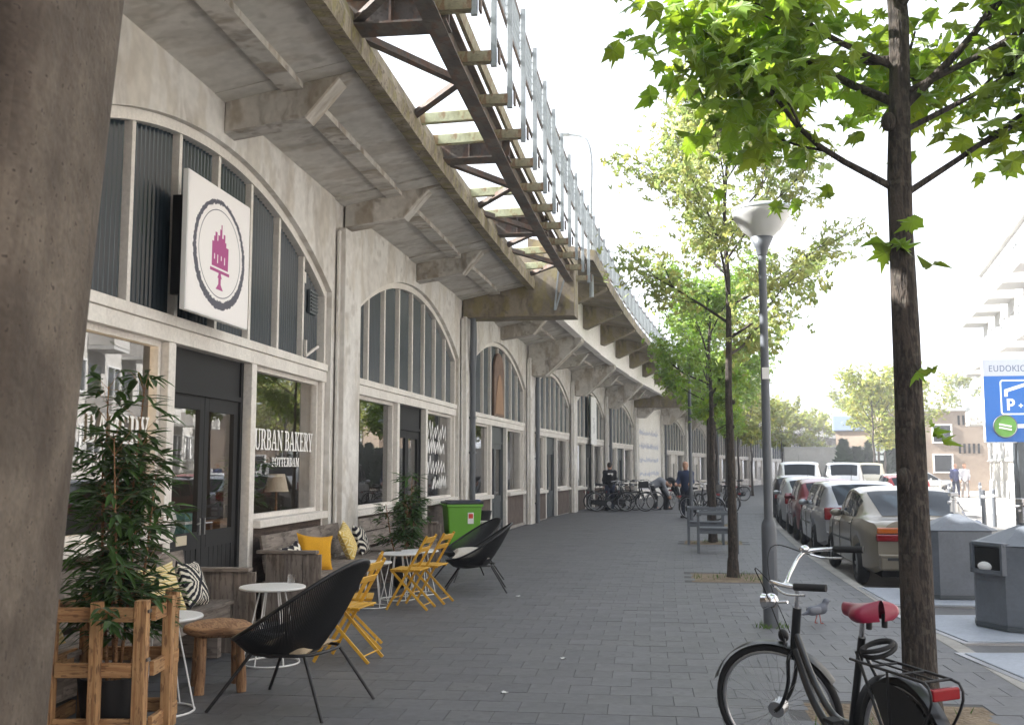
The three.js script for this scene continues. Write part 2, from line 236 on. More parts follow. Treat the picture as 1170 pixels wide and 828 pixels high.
// ---------- viaduct ----------
const bays = [9.75, 17.9, 26, 33.9, 41.6, 49.3, 57.2, 65.4, 73.2, 81, 88.8, 96.6, 104.4, 112.2, 120, 127.8];
const HW = 3.5, ARC_R = 7.26, ARC_Y = 4.85 - 7.26;
const arch = (a, off = 0) => ARC_Y + Math.sqrt((ARC_R - off) ** 2 - a * a);
const via = thing('railway_viaduct', 'long pale concrete railway viaduct of arches curving away', 'viaduct');
{
  const wallGeo = {};
  const wallFor = (l, r, open, i = 0) => { const k = [l.toFixed(2), r.toFixed(2), open, i]; if (wallGeo[k]) return wallGeo[k];
    const s = new THREE.Shape([[-l, -1], [r, -1], [r, 5.4], [-l, 5.4]].map(p => new THREE.Vector2(...p)));
    if (open) { const h = new THREE.Path(); h.moveTo(-HW, -0.9); h.lineTo(HW, -0.9); for (let i = 0; i <= 32; i++) { const a = lerp(HW, -HW, i / 32); h.lineTo(a, arch(a)); } s.holes.push(h); }
    return wallGeo[k] = shiftUV(ready(new THREE.ExtrudeGeometry(s, { depth: 0.4, bevelEnabled: false }).translate(0, 0, -0.4)), i * 1.73, i * 0.91); };
  bays.forEach((c, i) => { const l = i ? (c - bays[i - 1]) / 2 : 4.1, r = i < bays.length - 1 ? (bays[i + 1] - c) / 2 : 4; place(mesh('arch_wall', wallFor(l, r + 0.02, i !== 6, i), i === 6 ? M.whiteWall : M.wall, via), c, 0, grade(c)); });
  place(mesh('arch_wall', wallFor(3.9, 3.9, false), M.wall, via), bays[0] - 8.05, 0, 0);
  const pil = ready([bx(0.74, 6, 0.1, 0, 1.9, 0.05, 0.015), bx(0.9, 5.9, 0.03, 0, 1.9, 0.015)]);
  const joints = [5.7]; bays.forEach((c, i) => { if (i < bays.length - 1) joints.push((c + bays[i + 1]) / 2); });
  joints.forEach(s => place(mesh('pilaster', pil, M.wall, via), s, 0, grade(s)));
  // cantilevered deck
  const seg = (name, prof, m, s0, s1, n) => { for (let i = 0; i < n; i++) { const a = lerp(s0, s1, i / n), b = lerp(s0, s1, (i + 1) / n), c = (a + b) / 2; const g = shiftUV(ready(poly(prof, b - a + 0.01).rotateY(-PI / 2)), i * 1.37, i * 2.11); place(mesh(name, g, m, via), c, 0, grade(c)); } };
  // profile in (u,y): rotateY(-90deg) turns x to z
  seg('deck_slab', [[-0.6, 5.27], [0, 5.27], [1.48, 5.56], [1.48, 5.75], [-9, 6.0], [-9, 5.6], [-0.6, 5.6]], M.soffit, -14.3, 131.7, 37);
  seg('edge_kerb', [[1.4, 5.45], [1.56, 5.44], [1.57, 5.62], [1.52, 5.8], [1.36, 5.82], [1.36, 5.5]], M.mossy, -14.3, 21.7, 18);
  seg('longitudinal_rib', [[0.6, 5.34], [0.82, 5.36], [0.82, 5.5], [0.6, 5.48]], M.concrete, 1.7, 61.7, 15);
  seg('fascia_beam', [[1.38, 5.44], [1.6, 5.44], [1.6, 6.45], [1.38, 6.45]], M.whiteWall, 22.3, 130, 28);
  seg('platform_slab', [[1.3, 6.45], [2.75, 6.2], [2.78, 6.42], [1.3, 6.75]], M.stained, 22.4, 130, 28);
  const br = ready(poly([[0, 4.95], [0.84, 5.07], [1.18, 5.46], [1.45, 5.52], [1.45, 5.62], [0, 5.36]], 0.28, 0.015).rotateY(-PI / 2));
  const ha = ready(poly([[0, 4.38], [0.5, 4.37], [1.56, 5.34], [1.56, 5.55], [0, 5.4]], 0.5, 0.015).rotateY(-PI / 2));
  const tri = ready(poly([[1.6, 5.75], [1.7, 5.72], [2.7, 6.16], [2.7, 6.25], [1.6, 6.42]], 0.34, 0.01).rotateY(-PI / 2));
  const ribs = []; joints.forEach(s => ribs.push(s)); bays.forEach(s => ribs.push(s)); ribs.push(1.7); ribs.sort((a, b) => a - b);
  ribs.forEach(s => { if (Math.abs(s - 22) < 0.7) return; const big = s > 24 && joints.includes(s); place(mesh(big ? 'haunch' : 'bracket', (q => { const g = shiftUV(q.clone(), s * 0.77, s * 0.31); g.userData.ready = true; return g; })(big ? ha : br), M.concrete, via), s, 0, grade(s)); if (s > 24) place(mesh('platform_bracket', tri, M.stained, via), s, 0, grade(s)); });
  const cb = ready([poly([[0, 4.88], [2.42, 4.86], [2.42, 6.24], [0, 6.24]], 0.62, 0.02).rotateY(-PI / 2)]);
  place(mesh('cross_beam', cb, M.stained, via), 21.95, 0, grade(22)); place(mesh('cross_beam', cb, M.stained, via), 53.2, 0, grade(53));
  seg('portal_slab', [[1.58, 5.3], [3.5, 5.3], [3.5, 6.1], [1.58, 6.1]], M.concrete, -14.3, 3.0, 4);
  place(mesh('portal_pier', [bx(0.6, 5.3, 3.4, 0, 2.65, 1.7)], M.concrete, via), -3.2, 0);
  seg('back_wall', [[-9.2, -0.2], [-8.8, -0.2], [-8.8, 5.9], [-9.2, 5.9]], M.concrete, -8, 131.7, 35);
}
// ---------- concrete column close on the left ----------
{
  const prof = y => [0.272 + 0.026 * y + 0.009 * y * y, 0.24 + 0.02 * y];
  const rc = rng(3), g = grid(56, 60, (a, b) => {
    const y = b * 5.3, [w, d] = prof(y), t = a * 2 * PI, c = Math.cos(t), s = Math.sin(t), n = 2 / 6;
    let x = w * Math.sign(c) * Math.abs(c) ** n, z = d * Math.sign(s) * Math.abs(s) ** n;
    const gr = Math.exp(-((a - 0.845 + 0.006 * Math.sin(y * 3.1)) ** 2) / 0.0002) * 0.022; const k = 1 - gr / Math.hypot(x, z) + 0.006 * (fb(a, y / 5.3, 2, 4) - 0.5);
    return V(x * k, y, -z * k);
  });
  const hole = mv(new THREE.CylinderGeometry(0.018, 0.018, 0.02, 14), -0.06, 2.02, 0.292, PI / 2);
  const o = thing('concrete_column', 'massive weathered concrete column close at the left edge', 'column');
  mesh('shaft', g, M.column, o); mesh('bolt_hole', hole, M.darkGap, o); o.position.set(-1.63, 0, -2.06); o.rotation.y = 0.15;
}
// ---------- steel walkway outside the deck edge, with railing ----------
{
  const w = thing('steel_walkway', 'rusty steel walkway frame cantilevered along the deck edge', 'walkway');
  const at = (s, u, y) => B(s, u, y + grade(s));
  for (let i = 0; i < 5; i++) { const a = 1.7 + i * 4, b = a + 4.0; mesh('main_beam', [sq(at(a, 2.3, 5.86), at(b, 2.3, 5.86), 0.17, 0.02), sq(at(a, 2.3, 5.6), at(b, 2.3, 5.6), 0.17, 0.02), sq(at(a, 2.3, 5.73), at(b, 2.3, 5.73), 0.03, 0.24)], M.rust, w); mesh('side_channel', [sq(at(a, 2.44, 5.93), at(b, 2.44, 5.93), 0.04, 0.16)], M.stub, w); }
  for (const s of [3.8, 6.0, 8.2, 11.7, 12.5, 15.0, 16.3, 19.2, 20.6]) mesh('cross_member', [sq(at(s, 1.5, 5.74), at(s, 2.2, 5.76), 0.08, 0.13, 0.01)], M.paleSteel, w);
  for (const s of [4.6, 8.9, 13.0, 17.3]) mesh('bearing_beam', [sq(at(s, 1.45, 5.62), at(s, 2.42, 5.62), 0.3, 0.02), sq(at(s, 1.45, 5.76), at(s, 2.42, 5.76), 0.03, 0.27), sq(at(s, 1.45, 5.9), at(s, 2.42, 5.9), 0.3, 0.02), bx(0.02, 0.25, 0.28, ...at(s, 1.9, 5.76).toArray())], M.rust, w);
  for (const [a, b] of [[6.1, 7.9], [8.9, 7.9], [9.2, 10.35], [11.4, 10.35], [13.2, 14.4], [15.6, 14.4], [16.0, 17.2], [18.4, 17.2], [18.8, 20], [21.2, 20]]) mesh('diagonal_brace', [sq(at(a, 1.52, 5.66), at(b, 2.25, 5.62), 0.09, 0.012), sq(at(a, 1.52, 5.7), at(b, 2.25, 5.66), 0.012, 0.09)], M.rust, w);
  mesh('hanger_strap', [sq(at(21.55, 2.1, 5.95), at(21.55, 2.0, 4.98), 0.09, 0.03), sq(at(21.55, 2.3, 5.95), at(21.55, 2.02, 4.98), 0.03, 0.03)], M.galv, w);
  const rl = thing('railing', 'pale grey steel railing of tall posts along the viaduct edge', 'railing');
  const pg = ready([bx(0.045, 1.7, 0.06, 0, 0.85, 0, 0.006)]), pg2 = ready(bx(0.045, 1.12, 0.06, 0, 0.56, 0, 0.006)), sg = ready(sq(V(0, 0.1, -0.36), V(0, 0.1, 0), 0.1, 0.11)), cg = ready(bx(0.09, 0.14, 0.02, 0, 0.1, 0.055));
  const ss_ = []; for (let s = 2.7; s < 100; s += 1.205) ss_.push(s);
  ss_.forEach((s, i) => {
    const y = (s < 22 ? 5.62 : 6.02) + grade(s), hp = s < 22 ? 0 : -0.3;
    if (s < 22) place(mesh('post', pg, M.galv, rl), s, 2.68, y); else place(mesh('post', pg2, M.galv, rl), s, 2.68, 6.26 + grade(s));
    if (s < 22.5) { place(mesh('stub_beam', sg, M.stub, w), s, 2.66, y); place(mesh('clamp_plate', cg, M.rust, w), s, 2.68, y); }
    if (i < ss_.length - 1) {
      const n = ss_[i + 1], y1 = (n < 22 ? 5.62 : 6.02) + grade(n) + (n < 22 ? 0 : -0.3), Y = y + hp;
      for (const h of s < 22 ? [0.5, 1.02, 1.62] : [0.8, 1.02, 1.62]) mesh('rail', [sq(B(s, 2.63, Y + h), B(n, 2.63, y1 + h), 0.025, h === 1.62 ? 0.05 : 0.04)], M.rust, rl);
      const ws = []; for (let k = 1; k < 24; k++) { const t = k / 24, p = B(lerp(s, n, t), 2.635, lerp(Y, y1, t)); ws.push(bx(0.009, 0.58, 0.009, p.x, p.y + 1.32, p.z)); } for (let k = 0; k < 5; k++) ws.push(sq(B(s, 2.635, Y + 1.1 + k * 0.1), B(n, 2.635, y1 + 1.1 + k * 0.1), 0.008, 0.008));
      mesh('wire_infill', ws, M.galv, rl);
    }
  });
}
{ // masts standing on the viaduct
  const mast = (s, label) => { const o = thing('platform_lamp', label, 'lamp', 'lamps on the viaduct'); mesh('mast', limb([V(0, 5.7, 0), V(0, 8, 0), V(0, 9.2, 0), V(0, 9.55, -0.12), V(0, 9.66, -0.4), V(0, 9.66, -0.6)], 0.055, 0.03, 24, 8), M.galv, o); mesh('lamp_head', [bx(0.16, 0.07, 0.6, 0, 9.68, -0.8, 0.03)], M.galv, o); place(o, s, 2.5, grade(s)); };
  mast(24.3, 'tall gooseneck lamp rising above the railing, the nearer of two'); mast(44, 'far gooseneck lamp beyond the railing, seen beside the tree crown');
}
// ---------- shopfronts ----------
const font = await new FontLoader().loadAsync('fonts/droid/droid_serif_bold.typeface.json');
const fontS = await new FontLoader().loadAsync('fonts/droid/droid_sans_bold.typeface.json');
function text(t, size, f = font, depth = 0.003) { const g = new TextGeometry(t, { font: f, size, depth, curveSegments: 4, bevelEnabled: false }); g.computeBoundingBox(); const b = g.boundingBox; g.translate(-(b.min.x + b.max.x) / 2, 0, 0); return g; }
const TR0 = 2.74, TR1 = 2.98, SILL = 1.06;
const bar_ = [-3, -2, -1, 0, 1, 2, 3].map(k => k * 0.875);
const corrGeo = [...Array(8)].map((_, k) => { const a0 = -3.5 + k * 0.875 + (k ? 0.02 : 0.07), a1 = -3.5 + (k + 1) * 0.875 - (k < 7 ? 0.02 : 0.07); return ready(keep(grid(66, 1, (p, q) => { const a = lerp(a0, a1, p); return V(a, q ? arch(a, 0.1) : TR1, -0.17 + 0.017 * Math.sin(a / 0.076 * 2 * PI)); }))); });
const archFrame = (() => { const s = new THREE.Shape(); const N = 40; for (let i = 0; i <= N; i++) { const a = lerp(-HW + 0.002, HW - 0.002, i / N); i ? s.lineTo(a, arch(a) - 0.002) : s.moveTo(a, arch(a) - 0.002); } s.lineTo(HW - 0.002, TR1); s.lineTo(HW - 0.08, TR1); for (let i = 0; i <= N; i++) { const a = lerp(HW - 0.08, -HW + 0.08, i / N); s.lineTo(a, arch(a, 0.1)); } s.lineTo(-HW + 0.08, TR1); s.lineTo(-HW + 0.002, TR1); return ready(new THREE.ExtrudeGeometry(s, { depth: 0.15, bevelEnabled: false }).translate(0, 0, -0.22)); })();
const transomGeo = ready([bx(6.996, 0.14, 0.16, 0, TR0 + 0.07, -0.13, 0.008), bx(6.996, 0.095, 0.2, 0, TR0 + 0.19, -0.13, 0.01)]);
const barGeos = bar_.map(a => ready(bx(0.06, arch(a, 0.1) - TR1 + 0.01, 0.12, a, (arch(a, 0.1) + TR1) / 2, -0.15, 0.006)));
const postGeo = ready(bx(0.14, TR0 + 1, 0.15, 0, TR0 / 2 - 0.5, -0.13, 0.008)), endGeo = ready(bx(0.1, TR0 + 1, 0.14, 0, TR0 / 2 - 0.5, -0.14, 0.006));
function windowPart(o, a0, a1, sill = SILL) {
  const w = a1 - a0, c = (a0 + a1) / 2, h = TR0 - sill;
  const f = mesh('window', [bx(0.05, h, 0.08, a0 + 0.025, sill + h / 2, -0.17), bx(0.05, h, 0.08, a1 - 0.025, sill + h / 2, -0.17), bx(w - 0.1, 0.05, 0.08, c, TR0 - 0.025, -0.17), bx(w - 0.1, 0.05, 0.08, c, sill + 0.025, -0.17)], M.frame, o);
  mesh('pane', mv(new THREE.PlaneGeometry(w - 0.09, h - 0.09), c, sill + h / 2, -0.18), M.glass, f);
  mesh('window_sill', bx(w + 0.04, 0.09, 0.24, c, sill - 0.045, -0.09, 0.01), M.frame, f); return f;
}
function doorPart(o, a0, a1, m, double, z = -0.2) {
  const w = a1 - a0, c = (a0 + a1) / 2, H = 2.34;
  mesh('door_frame', [bx(0.06, TR0, 0.1, a0 + 0.03, TR0 / 2, z), bx(0.06, TR0, 0.1, a1 - 0.03, TR0 / 2, z), bx(w - 0.12, TR0 - H, 0.06, c, (TR0 + H) / 2, z), bx(w - 0.12, 0.05, 0.11, c, H, z)], m, o);
  const leaf = (l, r, hs) => { const lw = r - l, lc = (l + r) / 2;
    const d = mesh('door', [bx(0.1, H - 0.04, 0.05, l + 0.05, H / 2, z, 0.004), bx(0.1, H - 0.04, 0.05, r - 0.05, H / 2, z, 0.004), bx(lw - 0.2, 0.14, 0.05, lc, H - 0.09, z), bx(lw - 0.2, 0.16, 0.05, lc, 0.92, z), bx(lw - 0.2, 0.2, 0.05, lc, 0.1, z), ...[0, 1, 2, 3, 4, 5].map(k => bx((lw - 0.2) / 6 - 0.008, 0.66, 0.03, l + 0.1 + (lw - 0.2) * (k + 0.5) / 6, 0.52, z))], m, o);
    mesh('pane', mv(new THREE.PlaneGeometry(lw - 0.19, 1.26), lc, 1.62, z), M.glass, d);
    mesh('handle', [bx(0.02, 0.16, 0.012, hs < 0 ? l + 0.05 : r - 0.05, 1.05, z + 0.032), bar(V(hs < 0 ? l + 0.05 : r - 0.05, 1.08, z + 0.035), V((hs < 0 ? l + 0.05 : r - 0.05) - hs * 0.11, 1.08, z + 0.06), 0.009)], M.steel, d); return d; };
  if (double) { leaf(a0 + 0.065, c - 0.004, 1); return leaf(c + 0.004, a1 - 0.065, -1); } return leaf(a0 + 0.065, a1 - 0.065, 1);
}
function plinthPart(o, a0, a1, m, y1 = SILL - 0.09) { return mesh('plinth', [bx(a1 - a0, y1 + 0.6, 0.2, (a0 + a1) / 2, (y1 - 0.6) / 2, -0.16)], m, o); }
M.stonebase = grainy([150, 144, 138], [110, 104, 98], [170, 164, 158], { T: 1, n: 128, streak: 0.1, spots: 0.6 });
function shopfront(i, label, { doorMat = M.blackPaint, double = true, plinth = M.plinth, room = true } = {}) {
  const c = bays[i], o = thing('shopfront', label, 'shopfront', 'arched shopfronts under the viaduct');
  mesh('arch_frame', archFrame, M.frame, o); mesh('transom', transomGeo, M.frame, o);
  barGeos.forEach(g => mesh('glazing_bar', g, M.frame, o)); corrGeo.forEach(g => mesh('corrugated_pane', g, M.corr, o));
  for (const a of [-0.98, 0.98]) mesh('post', postGeo, M.frame, o).position.x = a; for (const a of [-3.44, 3.44]) mesh('post', endGeo, M.frame, o).position.x = a;
  const wl = windowPart(o, -3.385, -1.055), wr = windowPart(o, 1.055, 3.385);
  plinthPart(o, -3.385, -1.055, plinth); plinthPart(o, 1.055, 3.385, plinth);
  if (plinth === M.plinth) for (const a of [-2.22, 2.22]) mesh('plinth_base', bx(2.33, 0.8, 0.03, a, -0.23, -0.045), M.stonebase, o);
  doorPart(o, -0.905, 0.905, doorMat, double);
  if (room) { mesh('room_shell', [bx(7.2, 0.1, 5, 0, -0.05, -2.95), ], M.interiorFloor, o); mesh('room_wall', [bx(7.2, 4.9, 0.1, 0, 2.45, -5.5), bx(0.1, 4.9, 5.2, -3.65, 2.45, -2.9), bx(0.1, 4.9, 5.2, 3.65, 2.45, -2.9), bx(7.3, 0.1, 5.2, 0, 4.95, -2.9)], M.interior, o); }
  place(o, c, 0, grade(c)); o.userData.wl = 0; delete o.userData.wl; return { o, wl, wr, c };
}
M.brownBoard = woody([92, 78, 70], [72, 60, 54], [52, 43, 38], 1.2);
const bay1 = shopfront(0, 'nearest arched shopfront with bakery lettering and black double door', { plinth: M.brownBoard });
const bay2 = shopfront(1, 'second arched shopfront behind the green bin with scrawled white window lettering', { doorMat: M.blackPaint, plinth: M.brownBoard });
shopfront(2, 'third arched shopfront with an arched brown board on its glazing', { doorMat: M.greyPaint });
shopfront(3, 'fourth arched shopfront, brown plinth, left of the parked bicycles', { doorMat: M.greyPaint });
shopfront(4, 'fifth arched shopfront with a white banner over its dark door');
shopfront(5, 'sixth arched shopfront, just left of the white lettered wall', { doorMat: M.greyPaint });
shopfront(7, 'arched shopfront just right of the white lettered wall', { doorMat: M.frame, plinth: M.wall });
['first beyond the man with a bicycle', 'second beyond the man with a bicycle', 'third beyond the man with a bicycle', 'fourth beyond the man with a bicycle', 'seen over the white van', 'far along the bend beyond the white van', 'second to last at the far end of the viaduct', 'last at the far end of the viaduct'].forEach((t, k) => { if (8 + k < bays.length) shopfront(8 + k, 'distant arched shopfront, ' + t, { doorMat: M.frame, plinth: M.wall, room: k < 3 }); });
// lettering on the glass of the bakery
for (const [w, a] of [[bay1.wl, -2.22], [bay1.wr, 2.25]]) mesh('lettering', [mv(text('URBAN BAKERY', 0.24).scale(0.74, 1, 1), a + 0.06, 1.82, -0.17), mv(text('ROTTERDAM', 0.11).scale(0.95, 1, 1), a + 0.08, 1.63, -0.17)], M.whiteMatt, w);
{ // scrawled white paint on the second shopfront's far window
  const r = rng(21), g = []; const stroke = (pts, w = 0.035) => { for (let i = 0; i < pts.length - 1; i++) g.push(sq(V(pts[i][0], pts[i][1], -0.168), V(pts[i + 1][0], pts[i + 1][1], -0.168), 0.003, w)); };
  const word = (x0, x1, y, h) => { const n = Math.round((x1 - x0) / (h * 0.62)); let p = [[x0, y]]; for (let i = 0; i < n; i++) { const x = lerp(x0, x1, (i + 0.5) / n); p.push([x + rr(-0.03, 0.03, r), y + h * rr(0.45, 1.1, r)], [x + rr(0, 0.07, r), y + rr(-0.08, 0.08, r) * h]); } stroke(p, 0.03 + 0.02 * r()); };
  word(1.35, 3.1, 2.22, 0.34); word(1.5, 2.9, 1.95, 0.3); word(1.4, 3.0, 1.55, 0.36); word(1.9, 3.1, 1.25, 0.26);
  mesh('lettering', g, M.whiteMatt, bay2.wr);
 
}
mesh('mail_slot', [bx(0.22, 0.09, 0.012, -0.45, 0.94, -0.17, 0.003)], mat({ color: rgb(0.55, 0.48, 0.36), roughness: 0.5 }), bay1.o);
mesh('door_notice', [bx(0.14, 0.1, 0.004, -0.75, 0.96, -0.172)], M.whiteMatt, bay1.o);
mesh('vent_grille', [bx(0.3, 0.3, 0.03, 3.1, 3.75, -0.13), ...[0, 1, 2, 3, 4, 5].map(k => bx(0.26, 0.015, 0.03, 3.1, 3.64 + k * 0.045, -0.11))], M.greyPaint, bay1.o);
mesh('vent_cap', [bx(0.16, 0.14, 0.02, 2.72, 4.02, -0.13, 0.004)], M.frame, bay1.o);
mesh('wall_bracket', [sq(V(2.62, 3.0, -0.05), V(2.8, 3.14, 0.05), 0.03, 0.03), sq(V(2.62, 3.0, -0.05), V(2.62, 3.2, -0.05), 0.03, 0.03)], M.frame, bay1.o);
// bakery furnishings behind the glass
{
  const inB = (name, label, cat, a, d, y = 0) => { const o = thing(name, label, cat); place(o, bays[0] + a, -d, y); return o; };
  const ct = inB('shop_counter', 'low dark shop counter inside the bakery behind the door', 'counter', -0.2, 3.0); mesh('counter_top', bx(2.6, 0.05, 0.7, 0, 1.0, 0, 0.01), M.pine, ct); mesh('counter_front', bx(2.5, 0.97, 0.6, 0, 0.487, 0), M.brownBoard, ct);
  const cb = mat({ color: rgb(0.1, 0.28, 0.26), roughness: 0.5 });
  const tb = inB('display_table', 'display table inside the bakery window with dark cloth', 'table', 0.4, 0.75); mesh('table_top', bx(1.7, 0.04, 0.5, 0, 0.9, 0, 0.005), M.brownBoard, tb); for (const x of [-0.78, 0.78]) for (const z of [-0.2, 0.2]) mesh('leg', bx(0.05, 0.88, 0.05, x, 0.44, z), M.brownBoard, tb);
  [[0.1, 'teal box on the display table behind the door glass, left'], [0.75, 'teal box on the display table behind the door glass, right']].forEach(([a, l]) => { const b = inB('gift_box', l, 'box', a, 0.75, 0.921); mesh('box_body', bx(0.2, 0.22, 0.2, 0, 0.11, 0, 0.006), cb, b); mesh('ribbon', bx(0.204, 0.03, 0.204, 0, 0.12, 0), M.whiteMatt, b); });
  const vs = inB('white_vase', 'white oval vase on the bakery display table', 'vase', 0.42, 0.72, 0.921); mesh('vase_body', lathe([[0, 0], [0.05, 0], [0.075, 0.08], [0.085, 0.16], [0.06, 0.26], [0.03, 0.3], [0.034, 0.32]]), M.white, vs);
  const ld = inB('window_ledge', 'wooden ledge inside the right bakery window', 'ledge', 2.22, 0.5); mesh('ledge_board', bx(2.2, 0.04, 0.42, 0, 1.02, 0, 0.005), M.pine, ld); for (const x of [-1, 1]) mesh('support', bx(0.06, 1.0, 0.36, x, 0.5, 0), M.pine, ld);
  const lp = inB('table_lamp', 'table lamp with cream shade inside the right bakery window', 'lamp', 2.75, 0.45, 1.041); mesh('lamp_foot', lathe([[0, 0], [0.09, 0], [0.09, 0.015], [0.015, 0.03], [0.012, 0.3]]), M.log, lp); mesh('lamp_shade', lathe([[0.15, 0.28], [0.1, 0.5]]), mat({ color: rgb(0.6, 0.5, 0.38), roughness: 0.9, side: THREE.DoubleSide }), lp);
  [[-2.9, 0.9, 2.35, 'pendant bulb in the left bakery window, nearest the column'], [-2.1, 1.7, 2.45, 'pendant bulb in the left bakery window, middle of three'], [-1.4, 1.2, 2.2, 'pendant bulb in the left bakery window, nearest the door']].forEach(([a, d, y, l]) => {
    const o = inB('pendant_lamp', l, 'lamp', a, d); mesh('cord', bar(V(0, y + 0.06, 0), V(0, 4.9, 0), 0.006), M.black, o);
    mesh('bulb', sp(0.045, 0, y, 0), mat({ color: 0xffe2b0, emissive: rgb(1, 0.72, 0.4), emissiveIntensity: 3 }), o); mesh('socket', bar(V(0, y + 0.03, 0), V(0, y + 0.1, 0), 0.022), M.black, o);
    const pl = new THREE.PointLight(rgb(1, 0.75, 0.45), 0.3, 0, 2); pl.position.set(0, y, 0); pl.castShadow = true; o.add(pl);
  });
}
// ---------- signs on the arcade ----------
{
  const N = 512, cv = document.createElement('canvas'); cv.width = cv.height = N; const x = cv.getContext('2d');
  x.fillStyle = '#efeae8'; x.fillRect(0, 0, N, N); const r = rng(9);
  x.strokeStyle = '#454250'; for (let k = 0; k < 260; k++) { const a = k / 260 * 2 * PI; x.lineWidth = 16 + r() * 10 + 8 * Math.sin(a); x.beginPath(); x.arc(N / 2, N / 2, 200 + r() * 6, a, a + 0.05); x.stroke(); }
  x.lineWidth = 3; x.beginPath(); x.arc(N / 2, N / 2, 172, 0, 2 * PI); x.stroke();
  x.fillStyle = '#a8377f'; x.fillRect(188, 236, 136, 76); // cake
  let px = 188; for (const [w, h] of [[14, 52], [10, 74], [16, 92], [8, 60], [14, 84], [10, 110], [8, 130], [12, 78], [14, 96], [10, 66], [20, 48]]) { x.fillRect(px, 238 - h + 30, w + 0.6, h); px += w; }
  x.fillStyle = '#efeae8'; for (const [dx, dh] of [[206, 22], [232, 34], [262, 18], [290, 30]]) x.fillRect(dx, 262, 7, dh);
  x.fillStyle = '#a8377f'; x.fillRect(176, 320, 160, 12); x.fillRect(246, 332, 20, 50); x.beginPath(); x.moveTo(238, 352); x.lineTo(274, 352); x.lineTo(266, 338); x.lineTo(246, 338); x.fill(); x.beginPath(); x.moveTo(226, 398); x.lineTo(286, 398); x.lineTo(266, 376); x.lineTo(246, 376); x.fill();
  const t = new THREE.CanvasTexture(cv); t.colorSpace = THREE.SRGBColorSpace;
  const o = thing('round_logo_sign', 'square white sign with pink cake skyline inside a dark ring', 'sign');
  mesh('board', bx(1.42, 1.24, 0.05, 0, 0, 0, 0.006), M.white, o); mesh('printed_face', keep(mv(new THREE.PlaneGeometry(1.4, 1.22), 0, 0, 0.028)), mat({ map: t, roughness: 0.5 }), o);
  for (const a of [-0.45, 0.45]) mesh('standoff', bx(0.05, 0.9, 0.2, a, 0, -0.126), M.blackPaint, o);
  place(o, 9.08, 0.2, 3.6);
  const ab = thing('arched_board', 'arched brown and grey painted board on the third arch', 'board'); const s = new THREE.Shape(); s.moveTo(-0.62, 0); s.lineTo(0.62, 0); s.lineTo(0.62, 1.0); s.absarc(0, 1.0, 0.62, 0, PI, false); s.lineTo(-0.62, 0);
  mesh('board', new THREE.ExtrudeGeometry(s, { depth: 0.05, bevelEnabled: false }), grainy([112, 92, 80], [86, 70, 62], [130, 108, 92], { T: 0.9, n: 128, streak: 0.2, spots: 0.3 }), ab);
  const hd = new THREE.Shape(); hd.moveTo(-0.5, 0.06); hd.lineTo(0.5, 0.06); hd.quadraticCurveTo(0.36, 0.8, 0.1, 1.02); hd.quadraticCurveTo(0, 1.1, -0.1, 1.02); hd.quadraticCurveTo(-0.36, 0.8, -0.5, 0.06);
  mesh('painted_shape', new THREE.ExtrudeGeometry(hd, { depth: 0.012, bevelEnabled: false }).translate(0, 0, 0.05), mat({ color: rgb(0.33, 0.2, 0.12), roughness: 0.8 }), ab); place(ab, 26.1, -0.13, 2.9);
  const bn = thing('white_banner', 'tall white banner hanging over the fifth arch', 'banner'); mesh('cloth', bx(1.25, 1.9, 0.02, 0, 0, 0), M.whiteMatt, bn); const pr = []; const rb = rng(4); for (let k = 0; k < 9; k++) pr.push(bx(rr(0.2, 0.5, rb), 0.05, 0.004, rr(-0.1, 0.1, rb), 0.1 - k * 0.07, 0.012)); mesh('print', pr, mat({ color: rgb(0.55, 0.54, 0.54), roughness: 0.8 }), bn); place(bn, 41.7, 0.1, 3.45);
}
{ // pale blue lines of writing on the white wall, too faint to read
  const r = rng(77), g = []; for (let row = 0; row < 5; row++) { let a = -2.9; while (a < 2.7) { const w = rr(0.12, 0.34, r); const y = 3.7 - row * 0.72; g.push(bx(w, rr(0.1, 0.22, r), 0.004, a + w / 2, y + rr(-0.04, 0.06, r), 0.004)); if (r() < 0.5) g.push(bx(0.05, 0.34, 0.004, a + w * 0.3, y + 0.05, 0.006)); a += w + rr(0.03, 0.16, r); } }
  const o = thing('wall_lettering', 'rows of faded pale blue lettering painted on the white wall', 'lettering'); mesh('painted_rows', g, mat({ color: rgb(0.56, 0.58, 0.68), roughness: 0.9 }), o); place(o, 57.2, 0.003, grade(57));
}
{ // downpipes
  const dp = (s, label, kink) => { const o = thing('downpipe', label, 'downpipe', 'downpipes on the pilasters'); const g = kink ? [tube([V(0, 4.95, 0.2), V(0, 4.5, 0.2), V(0.05, 4.1, 0.18), V(0.16, 3.7, 0.17), V(0.18, 3.3, 0.17), V(0.18, 2.8, 0.17)], 0.06, 30, 12), bar(V(0.18, 2.85, 0.17), V(0.18, -0.6, 0.17), 0.06, 0.06, 12)] : [bar(V(0, 4.9, 0.18), V(0, -0.8, 0.18), 0.06, 0.06, 12)]; mesh('pipe', g, M.pipe, o); for (const y of [0.7, 2.0, 2.75]) mesh('pipe_clip', bx(0.16, 0.04, 0.16, kink ? 0.18 : 0, y, 0.15), M.pipe, o); if (kink) mesh('branch_pipe', tube([V(0.5, 4.95, 0.12), V(0.48, 4.5, 0.14), V(0.36, 4.15, 0.16), V(0.2, 3.75, 0.17)], 0.05, 20, 10), M.pipe, o); place(o, s, 0, grade(s)); };
  dp(21.75, 'kinked grey downpipe beside the green bin', true); dp(30.25, 'grey downpipe between the third and fourth arches'); dp(45.4, 'slim grey downpipe between the fifth and sixth arches'); dp(61.4, 'dark downpipe at the right edge of the white lettered wall'); dp(69.6, 'far grey downpipe right of the arch beyond the white wall');
}
